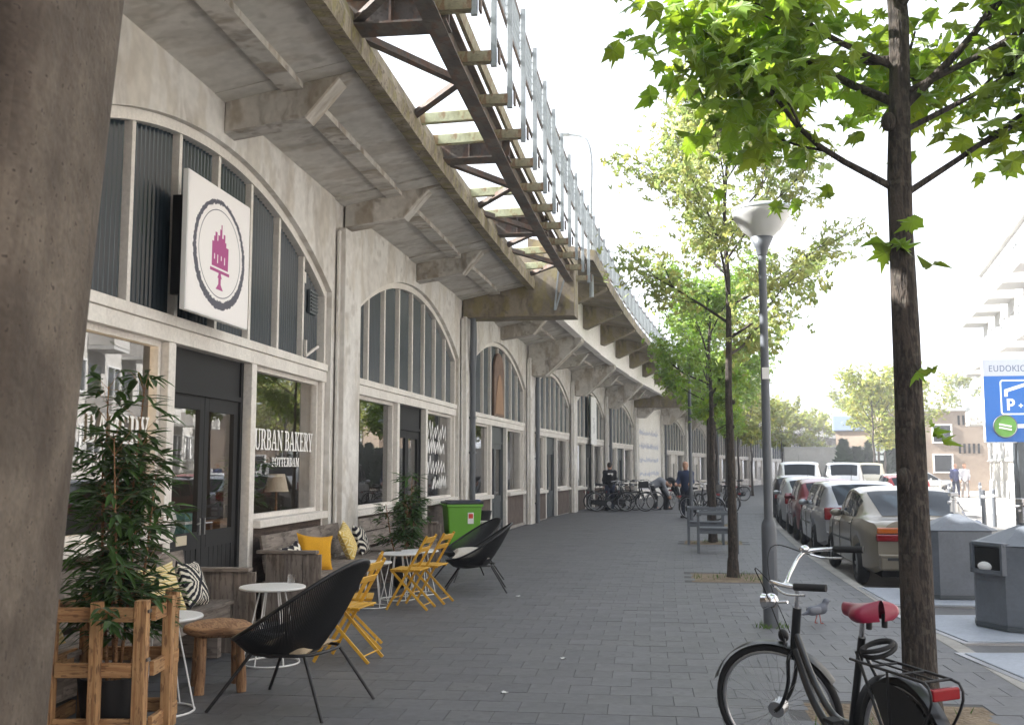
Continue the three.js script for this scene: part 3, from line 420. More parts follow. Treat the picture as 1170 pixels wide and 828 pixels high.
// ---------- trees ----------
function pieces(name, list, geos, mats, parent, limit, r, stuffName) { // list of {m:Matrix4, d:score}: the ones with the lowest score as meshes, the rest as one mass
  list.sort((a, b) => a.d - b.d);
  list.slice(0, limit).forEach((q, i) => { const o = new THREE.Mesh(geos[i % geos.length], mats[Math.floor(r() * mats.length)]); o.name = name; o.castShadow = o.receiveShadow = true; q.m.decompose(o.position, o.quaternion, o.scale); parent.add(o); });
  const rest = list.slice(limit); if (!rest.length) return;
  if (geos.length > 1) { geos.forEach((g, k) => pieces(name, rest.filter((_, i) => i % geos.length === k), [g], mats, parent, 0, r, stuffName)); return; }
  const im = new THREE.InstancedMesh(geos[0], mats[0].userData.mass || mats[0], rest.length); im.name = stuffName; im.userData.kind = 'stuff'; const c = new THREE.Color();
  rest.forEach((q, i) => { im.setMatrixAt(i, q.m); const v = rr(0.7, 1.3, r); im.setColorAt(i, c.setRGB(v * rr(0.85, 1.2, r), v, v * 0.9)); }); im.castShadow = im.receiveShadow = true; parent.add(im); return im;
}
function flatLeaf(outline, fold = 0.15, droop = 0.2) { // outline of the right half from stem (0,0) to tip, mirrored; lies in xz, tip towards +z
  const pos = []; const P = (x, z) => [x, Math.abs(x) * fold - droop * z * z, z];
  for (const sgn of [1, -1]) for (let i = 0; i < outline.length - 1; i++) { const a = outline[i], b = outline[i + 1], m0 = P(0, a[1]), m1 = P(0, b[1]), A = P(a[0] * sgn, a[1]), Bq = P(b[0] * sgn, b[1]); if (a[0] > 0) pos.push(...m0, ...A, ...m1); if (b[0] > 0) pos.push(...m1, ...A, ...Bq); }
  const g = new THREE.BufferGeometry(); g.setAttribute('position', new THREE.Float32BufferAttribute(pos, 3)); g.computeVertexNormals(); return ready(g);
}
function starLeaf(lobes, curl = 0.25, tw = 0.03) { // five-lobed leaf as a fan round its centre
  const pts = []; const C = [0, 0.42]; for (const [ang, rad, gap] of lobes) pts.push([ang, rad], [gap[0], gap[1]]); const v = pts.map(([a, r]) => [C[0] + Math.sin(a) * r, C[1] + Math.cos(a) * r]); const pos = [], H = (x, z) => -curl * (x * x + (z - 0.42) ** 2) + tw * Math.sin(9 * x) + tw * x * z;
  for (let i = 0; i < v.length; i++) { const a = v[i], b = v[(i + 1) % v.length]; pos.push(C[0], H(...C) + 0.03, C[1], b[0], H(...b), b[1], a[0], H(...a), a[1]); }
  const g = new THREE.BufferGeometry(); g.setAttribute('position', new THREE.Float32BufferAttribute(pos, 3)); g.computeVertexNormals(); return ready(g);
}
const d2 = PI / 180;
const mapleLobes = [[0, 0.62, [18 * d2, 0.3]], [34 * d2, 0.36, [42 * d2, 0.25]], [58 * d2, 0.58, [76 * d2, 0.29]], [92 * d2, 0.35, [102 * d2, 0.28]], [120 * d2, 0.42, [150 * d2, 0.3]], [180 * d2, 0.34, [210 * d2, 0.3]], [240 * d2, 0.42, [258 * d2, 0.28]], [268 * d2, 0.35, [284 * d2, 0.29]], [302 * d2, 0.58, [318 * d2, 0.25]], [326 * d2, 0.36, [342 * d2, 0.3]]];
const mapleLeaf = starLeaf(mapleLobes);
const ovalLeaf = flatLeaf([[0, 0], [0.22, 0.25], [0.26, 0.5], [0.16, 0.8], [0, 1]]);
const lanceLeaf = flatLeaf([[0, 0], [0.06, 0.2], [0.078, 0.42], [0.045, 0.75], [0, 1]], 0.4, 0.18);
const sprayLeaf = (() => { const g = []; for (const [a, l] of [[0, 1], [0.8, 0.75], [-0.8, 0.75], [1.5, 0.6], [-1.5, 0.6]]) g.push(ovalLeaf.clone().scale(0.9, 1, 0.62).rotateY(a).scale(l, l, l).translate(Math.sin(a) * 0.1, 0, 0.35 - Math.abs(a) * 0.2)); return ready(g); })();
const variantsOf = (m, n = 4, seed = 3) => { const r = rng(seed), out = []; for (let i = 0; i < n; i++) { const q = m.clone(); const k = rr(0.75, 1.25, r); q.color = rgb(m.color.r * k * rr(0.85, 1.2, r), m.color.g * k, m.color.b * k); out.push(q); } out[0].userData.mass = m; return out; };
const camPos = V(0, 1.63, 0), fwd = V(-Math.sin(0.1233) * 0.995, 0.1, -Math.cos(0.1233) * 0.995).normalize();
const qd = new THREE.Quaternion(), ed = new THREE.Euler();
function leafAt(p, size, r, tilt = 0.7) { const m = new THREE.Matrix4(); ed.set(rr(-tilt, tilt, r) + 0.5, r() * 2 * PI, rr(-tilt, tilt, r), 'YXZ'); m.compose(p, qd.setFromEuler(ed), V(size, size, size)); const v = p.clone().sub(camPos), d = v.length(); return { m: m.clone(), d: v.dot(fwd) / d > 0.86 ? d : d + 500 }; }
function tree({ name, label, group, s, u, h, trunkR, base, radius, leaf, mats, n, size, seed, limbs = 9, forks = 4, clear = 0.3, single = 0, top = 0.96, shape = t => Math.sin(Math.PI * (0.18 + 0.78 * t)), spread = 0.26, custom = null }) {
  const r = rng(seed), o = thing(name, label, 'tree', group), wood = [], tips = [];
  const tp = []; for (let i = 0; i <= 8; i++) { const t = i / 8; tp.push(V(rr(-0.04, 0.04, r) * t * 2, h * top * t, rr(-0.04, 0.04, r) * t * 2)); }
  wood.push(limb(tp, trunkR, trunkR * 0.15, 26, 12, 0.05, r)); wood.push(limb([V(0, -0.1, 0), V(0, 0.06, 0), V(0, 0.3, 0)], trunkR * 1.5, trunkR * 1.0, 5, 12, 0.05, r));
  for (let k = 0; k < 5; k++) { const y = rr(0.9, base, r), a = r() * 7; wood.push(sp(trunkR * rr(0.28, 0.45, r), Math.cos(a) * trunkR * 0.75, y, Math.sin(a) * trunkR * 0.75, 1, 1.3, 1, 8)); }
  const cv = new THREE.CatmullRomCurve3(tp);
  const grow = (p0, dir, len, rad, lvl) => {
    const side = V(rr(-1, 1, r), rr(-0.2, 0.6, r), rr(-1, 1, r)).multiplyScalar(len * 0.14), p1 = p0.clone().addScaledVector(dir, len * 0.5).add(side), p2 = p0.clone().addScaledVector(dir, len).add(V(0, len * 0.12, 0)).addScaledVector(side, 0.6);
    wood.push(limb([p0, p1, p2], rad, rad * 0.4, lvl ? 4 : 7, lvl ? 4 : 6));
    const c2 = new THREE.CatmullRomCurve3([p0, p1, p2]);
    if (lvl < 1) for (let k = 0; k < forks; k++) { const t = lerp(0.3, 1, (k + 0.6) / forks), q = c2.getPointAt(Math.min(1, t)); const nd = dir.clone().add(V(rr(-1, 1, r), rr(-0.35, 0.75, r), rr(-1, 1, r)).multiplyScalar(0.95)).normalize(); grow(q, nd, len * rr(0.32, 0.55, r), rad * 0.45, lvl + 1); }
    for (const t of lvl ? [0.35, 0.6, 0.85, 1] : [0.7, 0.9]) tips.push([c2.getPointAt(t), lvl ? 1 : 0.6]);
  };
  for (let k = 0; k < limbs; k++) { const t = k / (limbs - 1), y = lerp(base, h * top * 0.92, t), a = k * 2.4 + r() * 0.8, p = cv.getPointAt(clamp(y / (h * top), 0, 1)); const rad = radius * shape(t); const el = lerp(0.35, 1.0, t); grow(p, V(Math.cos(a) * Math.cos(el), Math.sin(el), Math.sin(a) * Math.cos(el)).normalize(), rad / Math.max(0.55, Math.cos(el)) * 0.8, trunkR * lerp(0.36, 0.16, t), 0); }
  if (custom) custom(grow, r, tips);
  tips.push([cv.getPointAt(1), 1]);
  mesh('trunk', wood, M.bark, o); place(o, s, u); o.updateMatrixWorld(); const inv = o.matrixWorld.clone().invert();
  const list = []; const c = V();
  for (let i = 0; i < n; i++) { const [p, w, near = 1] = tips[Math.floor(r() * tips.length)]; if (r() > w) continue; const sd = spread * near * (0.6 + 0.8 * r()); c.copy(p).add(V((r() + r() + r() - 1.5) * sd * 1.3, (r() + r() + r() - 1.5) * sd * 0.95 - 0.05, (r() + r() + r() - 1.5) * sd * 1.3)); const wq = c.clone().applyMatrix4(o.matrixWorld), q = leafAt(wq, size * rr(0.65, 1.2, r), r); q.m.premultiply(inv); list.push(q); }
  pieces('leaf', list, [leaf].flat(), mats, o, single, r, 'crown'); return o;
}
const mapleM = variantsOf(M.maple, 5, 8), ashM = variantsOf(M.ash, 4, 9), greenM = variantsOf(M.green, 4, 10), ygM = variantsOf(M.yellowGreen, 4, 12);
tree({ name: 'maple_tree', label: 'nearest maple tree behind the bicycle with dark trunk and big leaves', s: 6.97, u: 5.84, h: 9.6, trunkR: 0.115, base: 4.2, radius: 1.75, leaf: [mapleLeaf, starLeaf(mapleLobes, 0.7, 0.1), starLeaf(mapleLobes.map(([a, q, g]) => [a, q * (a > 2 && a < 4.5 ? 0.85 : 1.08), [g[0], g[1] * 0.9]]), -0.35, 0.16)], mats: mapleM, n: 3600, size: 0.215, seed: 41, limbs: 10, forks: 5, single: 300, spread: 0.3,
  custom: (grow, r, tips) => { for (const [y, x, z] of [[1.95, -0.1, 0.1], [2.3, -0.08, 0.12], [2.62, -0.1, -0.12], [2.95, -0.1, 0.1], [3.15, -0.08, -0.14], [3.3, -0.1, 0.05]]) tips.push([V(x * 0.8, y, z * 0.8), 0.25, 0.22]); // limbs seen against the sky: local x runs away from the camera, z to the right
    grow(V(0, 3.45, -0.015), V(-0.1, 0.75, -0.8).normalize(), 1.25, 0.025, 0); grow(V(0, 3.42, 0.015), V(-0.2, 0.45, 0.9).normalize(), 1.3, 0.025, 0); grow(V(0, 4.05, -0.015), V(0.3, 0.7, -0.7).normalize(), 1.2, 0.032, 0); grow(V(0, 4.0, 0.015), V(-0.2, 0.8, 0.6).normalize(), 1.3, 0.034, 0);
    grow(V(0, 4.3, -0.015), V(-0.5, 0.35, -0.7).normalize(), 1.3, 0.026, 0); grow(V(0, 4.1, 0.015), V(-0.6, 0.25, 0.8).normalize(), 1.6, 0.026, 0); grow(V(0, 4.35, -0.015), V(0.1, 0.05, -1).normalize(), 1.0, 0.034, 0); grow(V(0, 3.85, 0.015), V(-0.3, 0.3, 0.9).normalize(), 1.3, 0.022, 0); } });
tree({ name: 'street_tree', label: 'slender tree with sparse pale crown beside the street lamp', s: 15.9, u: 5.32, h: 7.6, trunkR: 0.075, base: 3.3, radius: 1.7, leaf: sprayLeaf, mats: ashM, n: 6200, size: 0.115, seed: 52, limbs: 15, forks: 6, spread: 0.26, group: 'trees along the kerb', shape: t => Math.sin(PI * (0.3 + 0.66 * t)) });
const rowL = ['bushy green tree behind the grey steel seats, third in the row', 'fourth tree of the row along the kerb', 'fifth tree of the row along the kerb', 'sixth tree of the row along the kerb', 'seventh tree of the row along the kerb', 'eighth tree of the row along the kerb', 'ninth tree of the row along the kerb', 'tenth tree of the row along the kerb', 'eleventh tree of the row along the kerb', 'last tree of the row along the kerb'];
treeSpots.slice(2).forEach(([s, u], k) => tree({ name: 'street_tree', label: rowL[k], s, u, h: k === 0 ? 5.9 : rr(5.6, 6.6), trunkR: k === 0 ? 0.085 : 0.07, base: 2.9, radius: k === 0 ? 1.55 : rr(1.5, 1.8), leaf: sprayLeaf, mats: k < 4 ? greenM : ygM, n: k < 3 ? 3800 : 2000, size: k < 3 ? 0.14 : 0.2, seed: 60 + k, limbs: 10, forks: 4, spread: 0.26, group: 'trees along the kerb' }));
// trees on the far side of the street and beyond
[[62, 11.9, 5.6, 'yellow-green tree left of the blue roof, above the white vans'], [66, 13.0, 5.4, 'yellow-green tree standing before the cypress hedge, left'], [71, 12.2, 5.8, 'yellow-green tree standing before the cypress hedge, middle'], [60, 11.6, 6.2, 'yellow-green tree left of the dark trunk, near the blue roof'], [84, 9.8, 6.8, 'pale far tree at the bend of the viaduct'], [94, 16.8, 9.2, 'hazy pale tree rising behind the tan brick building']].forEach(([s, u, h, label], k) => tree({ name: 'yellow_tree', label, s, u, h, trunkR: 0.09, base: 2.7, radius: 2.7, leaf: sprayLeaf, mats: ygM, n: 1900, size: 0.22, seed: 90 + k, limbs: 10, forks: 4, spread: 0.32, group: 'trees across the street' }));
[[73, 9.6], [73.6, 10.4], [74.2, 11.2], [74.8, 12.0], [75.3, 12.7], [75.8, 13.4]].forEach(([s, u], k) => {
  const r = rng(120 + k), o = thing('cypress', ['leftmost dark green cypress of the hedge', 'second dark green cypress of the hedge from the left', 'third dark green cypress of the hedge from the left', 'fourth dark green cypress of the hedge from the left', 'fifth dark green cypress of the hedge from the left', 'rightmost dark green cypress of the hedge'][k], 'tree', 'dark cypresses of the hedge'), h = rr(2.6, 3.1, r);
  mesh('trunk', limb([V(0, -0.1, 0), V(0, 1, 0), V(0, h * 0.9, 0)], 0.09, 0.02, 6, 6), M.bark, o); const im = new THREE.InstancedMesh(lanceLeaf, M.cypress, 900); im.name = 'crown'; im.userData.kind = 'stuff'; const m = new THREE.Matrix4();
  for (let i = 0; i < 900; i++) { const t = r(), y = 0.15 + t * h, rad = 0.55 * Math.sin(PI * Math.min(1, 0.25 + 0.75 * t)) * Math.sqrt(r()) * 1.1, a = r() * 7; ed.set(-1.2 + rr(-0.3, 0.3, r), a, rr(-0.4, 0.4, r), 'YXZ'); m.compose(V(Math.sin(a) * rad, y, Math.cos(a) * rad), qd.setFromEuler(ed), V(2.2, 1, 0.45)); im.setMatrixAt(i, m); } im.castShadow = true; o.add(im); place(o, s, u, -0.1);
});
// ---------- street lamp ----------
{
  const o = thing('street_lamp', 'grey street lamp post with frosted bowl lantern beside the slender tree', 'street lamp');
  mesh('post', [lathe([[0, 0], [0.085, 0], [0.085, 1.0], [0.08, 1.05], [0.052, 1.1], [0.045, 3.9], [0.05, 3.92], [0, 3.92]], 20).scale(0.9, 1, 0.9)], M.pipe, o);
  mesh('collar', lathe([[0.05, 3.86], [0.07, 3.94], [0.12, 4.05], [0, 4.05]], 20), M.pipe, o);
  mesh('bowl', lathe([[0.1, 4.04], [0.2, 4.13], [0.29, 4.26], [0.305, 4.32], [0.3, 4.34], [0, 4.36]], 32), phy({ color: rgb(0.72, 0.72, 0.7), roughness: 0.35, transmission: 0.3, thickness: 0 }), o);
  mesh('cap', lathe([[0.31, 4.33], [0.315, 4.35], [0.29, 4.375], [0, 4.39]], 32), M.galv, o);
  mesh('sticker', bx(0.003, 0.12, 0.07, -0.052, 2.6, 0), M.whiteMatt, o); mesh('hatch', bx(0.006, 0.35, 0.07, -0.0765, 0.6, 0, 0.002), M.pipe, o); place(o, 11.09, 5.39);
  const bl = [], r = rng(6); for (let i = 0; i < 70; i++) { const a = r() * 7, d = 0.09 + r() * 0.09, h = rr(0.02, 0.07, r); bl.push(mv(new THREE.ConeGeometry(0.006, h, 3), Math.cos(a) * d, h / 2, Math.sin(a) * d, rr(-0.5, 0.5, r), 0, rr(-0.5, 0.5, r))); } tag(place(mesh('weed_tuft', bl, M.grass), 11.09, 5.39), 'small weeds round the lamp post foot', 'weeds', null, 'stuff');
}
[[31.2, 4.55, 6.0, 'thin grey pole behind the steel seats, left of the third tree'], [47.5, 4.6, 5.2, 'far thin grey pole between the tree trunks']].forEach(([s, u, h, l]) => { const o = thing('thin_pole', l, 'pole', 'thin grey poles'); mesh('post', bar(V(0, 0, 0), V(0, h, 0), 0.055, 0.045, 10), M.pipe, o); mesh('cap', sp(0.05, 0, h, 0, 1, 0.5, 1, 10), M.pipe, o); place(o, s, u); });
{ // steel seats at the kerb
  const seat = thing('kerb_bench', 'nearer grey steel seat frame before the slender trees', 'bench', 'grey steel seats');
  for (const x of [0, 0.62]) for (const z of [-0.36, 0.36]) mesh('leg', bx(0.05, 0.72, 0.05, x, 0.36, z, 0.004), M.pipe, seat);
  mesh('top_rail', [bx(0.72, 0.06, 0.05, 0.31, 0.75, -0.36, 0.006), bx(0.05, 0.06, 0.77, 0, 0.75, 0, 0.006), bx(0.05, 0.06, 0.77, 0.62, 0.75, 0, 0.006)], M.pipe, seat); for (const x of [0.1, 0.24, 0.38, 0.52]) mesh('slat', bx(0.1, 0.03, 0.67, x, 0.46, 0, 0.004), M.pipe, seat); mesh('side_rail', [bx(0.03, 0.06, 0.67, 0, 0.4, 0), bx(0.03, 0.06, 0.67, 0.62, 0.4, 0)], M.pipe, seat);
  place(seat, 20.3, 5.25); place(dup(seat, 'farther grey steel seat frame, mostly behind the nearer one'), 22.6, 5.05);
}
// ---------- café furniture ----------
function bench(label, s0, s1, ends, planks = 4) {
  const L = s1 - s0, o = thing('wooden_bench', label, 'bench', 'weathered wooden benches'), pl = (n, g) => mesh(n, g, M.bench, o);
  for (let k = 0; k < planks; k++) pl('seat_plank', bx(L - 0.002, 0.035, 0.135, L / 2, 0.455, 0.2 + k * 0.14, 0.005));
  for (let k = 0; k < 2; k++) pl('back_plank', mv(bx(L - 0.002, 0.19, 0.03, 0, 0, 0, 0.005), L / 2, 0.6 + k * 0.2, 0.1 - k * 0.035, -0.17));
  pl('apron', bx(L - 0.1, 0.12, 0.03, L / 2, 0.375, 0.1 + planks * 0.14, 0.004)); pl('back_board', bx(L, 0.4, 0.03, L / 2, 0.22, 0.1));
  for (const x of [0.2, L / 2, L - 0.2]) pl('leg', bx(0.08, 0.42, 0.45, x, 0.22, 0.35 - (4 - planks) * 0.07));
  for (const e of ends) { const x = e ? L - 0.02 : 0.02, sgn = e ? 1 : -1; for (let k = 0; k < 3; k++) pl('end_plank', vt(bx(0.03, 0.7, 0.2, x + sgn * 0.03, 0.36, 0.12 + 0.107 + k * 0.205, 0.005))); pl('arm_rest', bx(0.1, 0.035, 0.66, x + sgn * 0.02, 0.73, 0.44 - 0.08, 0.006)); }
  place(o, s0, 0.0); return o;
}
bench('weathered wooden bench left of the bakery door, behind the bamboo planter', 5.6, 8.85, [1], 3);
bench('weathered wooden bench right of the bakery door with four cushions', 10.72, 13.95, [0]);
bench('weathered wooden bench behind the second bamboo plant, before the green bin', 14.25, 16.7, [1]);
function cushionGeo(w, h, t) { const half = sgn => grid(14, 14, (a, b) => { const x = (a - 0.5) * 2, y = (b - 0.5) * 2, e = (1 - x ** 4) * (1 - y ** 4), pin = 1 - 0.08 * (x * x * (1 - y * y) + y * y * (1 - x * x)); return V(sgn * x * w / 2 * (0.92 + 0.08 * Math.abs(y) ** 3) * pin, y * h / 2 * (0.92 + 0.08 * Math.abs(x) ** 3) * pin, sgn * t * 0.5 * Math.sqrt(Math.max(0, e)) * 0.98 + sgn * 0.004 * Math.sin(x * 5 + y * 3) * e); }); return [keep(half(1)), keep(half(-1))]; }
const fab = f => mat({ map: tex(128, f, true, 1), roughness: 0.95, bumpMap: tex(64, (u, v) => 0.5 + 0.25 * Math.sin(u * 400) + 0.25 * Math.sin(v * 400), false, 1), bumpScale: 0.001 });
const wv = (c, k = 0.06) => { const n = 1 - k + 2 * k * R0(); return [c[0] * n, c[1] * n, c[2] * n]; };
const BLK = [28, 28, 38], CRM = [226, 220, 206];
const F = {
  zig: fab((u, v) => { const q = (Math.abs(((u * 3) % 1) - 0.5) * 0.9 + v * 3.2) % 1; return wv(q < 0.5 ? BLK : CRM); }),
  dia: fab((u, v) => { const q = (Math.abs(u - 0.5) + Math.abs(v - 0.5)) * 5 % 1; return wv(q < 0.52 ? BLK : CRM); }),
  xx: fab((u, v) => { const q = Math.min(Math.abs(u - v), Math.abs(1 - u - v)); const z = (q * 7 + 0.06 * Math.sin(u * 90)) % 1; return wv(z < 0.5 ? BLK : CRM); }),
  stripe: fab((u, v) => wv((v * 16) % 1 < 0.4 ? [204, 182, 120] : [226, 212, 172])),
  yellow: fab(() => wv([206, 152, 34])),
  geo: fab((u, v) => { const q = (Math.abs(((u * 3) % 1) - 0.5) + Math.abs(((v * 3) % 1) - 0.5)) * 3 % 1; return wv(q < 0.3 ? [232, 220, 178] : [208, 178, 96]); }),
  tan: fab(() => wv([176, 158, 132])),
  white: fab(() => wv([214, 206, 194]))
};
function cushion(label, s, u, y, turn, lean, w, h, m, roll = 0, t = 0.15) { const o = thing('cushion', label, 'cushion'); const b = mesh('cover', cushionGeo(w, h, t), m, o); b.rotation.set(lean, 0, roll); place(o, s, u, y, turn); return o; }
cushion('cream striped cushion leaning on the left bench beside the black and white one', 7.72, 0.38, 0.66, -0.35, -0.4, 0.5, 0.46, F.stripe, 0.05);
cushion('black and white zigzag cushion on the left bench beside the door', 8.4, 0.36, 0.65, 0.1, -0.35, 0.44, 0.42, F.xx, -0.1);
cushion('cream striped cushion half hidden behind the big column', 6.0, 0.4, 0.66, 0, -0.45, 0.5, 0.45, F.stripe, 0.25);
cushion('small black and white zigzag cushion behind the plain yellow cushion', 11.1, 0.3, 0.63, -0.2, -0.35, 0.36, 0.34, F.zig, 0.2);
cushion('plain mustard yellow cushion on the bench right of the door', 11.45, 0.42, 0.66, -0.75, -0.3, 0.46, 0.44, F.yellow, -0.12);
cushion('pale yellow patterned cushion in the middle of the bench', 12.95, 0.34, 0.68, 0.1, -0.38, 0.48, 0.46, F.geo, 0.25);
cushion('black and white diamond cushion at the far end of the bench', 13.62, 0.32, 0.65, 0.1, -0.35, 0.42, 0.42, F.dia, -0.1);
// round white side tables
const tableProto = (() => { const o = thing('side_table', '', 'table', 'round white side tables'); mesh('table_top', lathe([[0, 0.545], [0.235, 0.545], [0.25, 0.55], [0.25, 0.56], [0.245, 0.566], [0, 0.567]], 32), M.white, o); for (let k = 0; k < 6; k++) { const a = k / 6 * 2 * PI + 0.2; mesh('leg', bar(V(Math.cos(a) * 0.21, 0.01, Math.sin(a) * 0.21), V(Math.cos(a) * 0.09, 0.545, Math.sin(a) * 0.09), 0.006, 0.006, 6), M.white, o); } mesh('base_ring', mv(new THREE.TorusGeometry(0.212, 0.007, 6, 36), 0, 0.008, 0, PI / 2), M.white, o); return o; })();
[[6.75, 0.88, 1.1, 'round white side table behind the wooden planter frame'], [8.5, 1.02, 1.1, 'round white side table with a drinking glass before the black chair'], [12.02, 0.93, 0.92, 'round white side table nearest the yellow folding chairs, left of three'], [12.75, 1.06, 1, 'round white side table, middle of the three before the far bench'], [13.3, 1.2, 0.98, 'round white side table, farthest of the three before the far bench']].forEach(([s, u, k, l], i) => { const o = i ? dup(tableProto, l) : tag(tableProto, l); place(o, s, u, 0, i); o.scale.set(k, i < 2 ? 1.12 : k, k); });
{ const o = thing('drinking_glass', 'small clear drinking glass on the white side table', 'glass'); mesh('glass_wall', lathe([[0, 0.004], [0.03, 0.004], [0.035, 0.08], [0.033, 0.08], [0.028, 0.01], [0, 0.01]], 16), phy({ color: 0xffffff, transmission: 1, roughness: 0.02, thickness: 0, ior: 1.45 }), o); place(o, 8.62, 1.14, 0.64); }
// yellow folding chairs: local x forward
const foldProto = (() => { const o = thing('folding_chair', '', 'chair', 'yellow folding chairs'), y = M.yellow;
  for (const z of [-0.19, 0.19]) { mesh('back_leg', sq(V(0.24, 0.005, z), V(-0.24, 0.84, z), 0.014, 0.026), y, o); mesh('front_leg', sq(V(-0.24, 0.005, z * 0.86), V(0.2, 0.45, z * 0.86), 0.014, 0.026), y, o); }
  for (let k = 0; k < 5; k++) mesh('seat_slat', bx(0.062, 0.014, 0.4, -0.13 + k * 0.075, 0.455, 0, 0.004), y, o);
  mesh('seat_frame', [sq(V(-0.15, 0.44, -0.16), V(0.2, 0.44, -0.16), 0.012, 0.02), sq(V(-0.15, 0.44, 0.16), V(0.2, 0.44, 0.16), 0.012, 0.02)], y, o);
  for (const [t, h] of [[0.8, 0.06], [0.93, 0.075]]) mesh('back_slat', mv(bx(0.014, h, 0.4, 0, 0, 0, 0.004), lerp(0.24, -0.24, t) - 0.008, 0.84 * t + 0.005, 0, 0, 0, 0.52), y, o);
  mesh('stretcher', [bar(V(0.17, 0.13, -0.19), V(0.17, 0.13, 0.19), 0.007), bar(V(-0.19, 0.06, -0.165), V(-0.19, 0.06, 0.165), 0.007)], y, o); return o; })();
// facing turn: chair's +x direction; turn 0 faces along the street away, +90deg faces the wall
[[8.75, 1.62, 1.45, 'yellow folding chair right behind the big black chair'], [9.35, 1.5, 1.8, 'yellow folding chair beyond the big black chair, facing the door'], [11.95, 1.42, 1.5, 'yellow folding chair at the three white tables, nearer of the pair'], [12.5, 1.52, 1.45, 'yellow folding chair at the three white tables, farther of the pair']].forEach(([s, u, t, l], i) => place(i ? dup(foldProto, l) : tag(foldProto, l), s, u, 0, t));
// black corded lounge chairs: local x forward
function lounge() {
  const o = thing('lounge_chair', '', 'chair', 'black corded lounge chairs');
  const rim = t => { const c = Math.cos(t), s = Math.sin(t), k = (1 - c) / 2; return V(0.36 * c - 0.16 * k * k + 0.04, 0.4 + 0.48 * k ** 1.35 - 0.03 * s * s, 0.4 * s * (0.92 + 0.12 * k)); };
  const low = t => V(0.17 * Math.cos(t) + 0.02, 0.3 + 0.02 * (1 - Math.cos(t)), 0.19 * Math.sin(t));
  const pts = f => [...Array(40)].map((_, i) => f(i / 40 * 2 * PI));
  mesh('rim', tube(pts(rim), 0.013, 80, 8, true), M.black, o); mesh('seat_ring', tube(pts(low), 0.009, 48, 6, true), M.black, o);
  const cords = []; const n = 190; for (let i = 0; i < n; i++) { const t = i / n * 2 * PI, a = rim(t), b = low(t + 0.05 * Math.sin(t * 2)), m = a.clone().lerp(b, 0.55).add(V(0, -0.035, 0)); const c = new THREE.CatmullRomCurve3([a, m, b]); cords.push(new THREE.TubeGeometry(c, 4, 0.0056, 4)); }
  for (let i = 0; i < 22; i++) { const t = (i + 0.5) / 22 * PI, a = low(t), b = low(-t); cords.push(bar(a, b, 0.006, 0.006, 4)); }
  tag(mesh('cord_shell', cords, M.black, o), null, null, null, 'stuff');
  for (const [x, z, fx, fz] of [[0.2, 0.2, 0.42, 0.36], [0.2, -0.2, 0.42, -0.36], [-0.2, 0.22, -0.4, 0.34], [-0.2, -0.22, -0.4, -0.34]]) mesh('leg', bar(V(x, 0.33, z), V(fx, 0.0, fz), 0.011, 0.011, 8), M.black, o);
  mesh('leg_frame', tube([V(0.2, 0.33, 0.2), V(0.2, 0.33, -0.2), V(-0.2, 0.34, -0.22), V(-0.2, 0.34, 0.22)], 0.01, 32, 6, true), M.black, o); return o;
}
const loungeProto = lounge(); tag(loungeProto, 'big black corded lounge chair in the foreground seen from behind');
place(loungeProto, 7.05, 1.72, 0, 1.35); loungeProto.scale.set(1.06, 1.13, 1.06);
place(dup(loungeProto, 'black corded lounge chair with a white cushion beyond the yellow chairs'), 13.8, 1.85, 0, 1.75).scale.setScalar(1.0);
place(dup(loungeProto, 'farther black corded lounge chair between the white cushion and the green bin'), 15.2, 1.5, 0, 2.2).scale.setScalar(0.98);
cushion('flat cream seat pad in the foreground black lounge chair', 7.05, 1.7, 0.4, 1.35, PI / 2 - 0.08, 0.44, 0.44, F.tan, 0, 0.09);
cushion('plump white seat cushion in the middle black lounge chair', 13.8, 1.78, 0.47, 1.75, PI / 2 - 0.12, 0.5, 0.5, F.white, 0, 0.15);
{ // log stool
  const o = thing('log_stool', 'rustic log stool with thick slab seat beside the bamboo planter', 'stool'), r = rng(14); const g = lathe([[0, 0.4], [0.2, 0.4], [0.235, 0.42], [0.24, 0.45], [0.225, 0.475], [0, 0.48]], 22), p = g.attributes.position; for (let i = 0; i < p.count; i++) { const a = Math.atan2(p.getZ(i), p.getX(i)), k = 1 + 0.07 * Math.sin(3 * a + 1) + 0.05 * Math.sin(7 * a); p.setX(i, p.getX(i) * k * 1.15); p.setZ(i, p.getZ(i) * k); } g.computeVertexNormals(); mesh('seat', g, M.log, o);
  for (const [x, z] of [[0.15, 0.13], [-0.15, 0.13], [0.15, -0.13], [-0.15, -0.13]]) mesh('leg', vt(limb([V(x * 1.15, 0, z * 1.15), V(x * 1.05, 0.2, z * 1.08), V(x, 0.42, z)], 0.036, 0.032, 6, 9, 0.08, r)), M.log, o); mesh('stretcher', [bar(V(-0.16, 0.2, 0.14), V(0.16, 0.2, 0.14), 0.02), bar(V(-0.16, 0.2, -0.14), V(0.16, 0.2, -0.14), 0.02)], M.log, o); place(o, 7.5, 0.98, 0, 0.5);
}
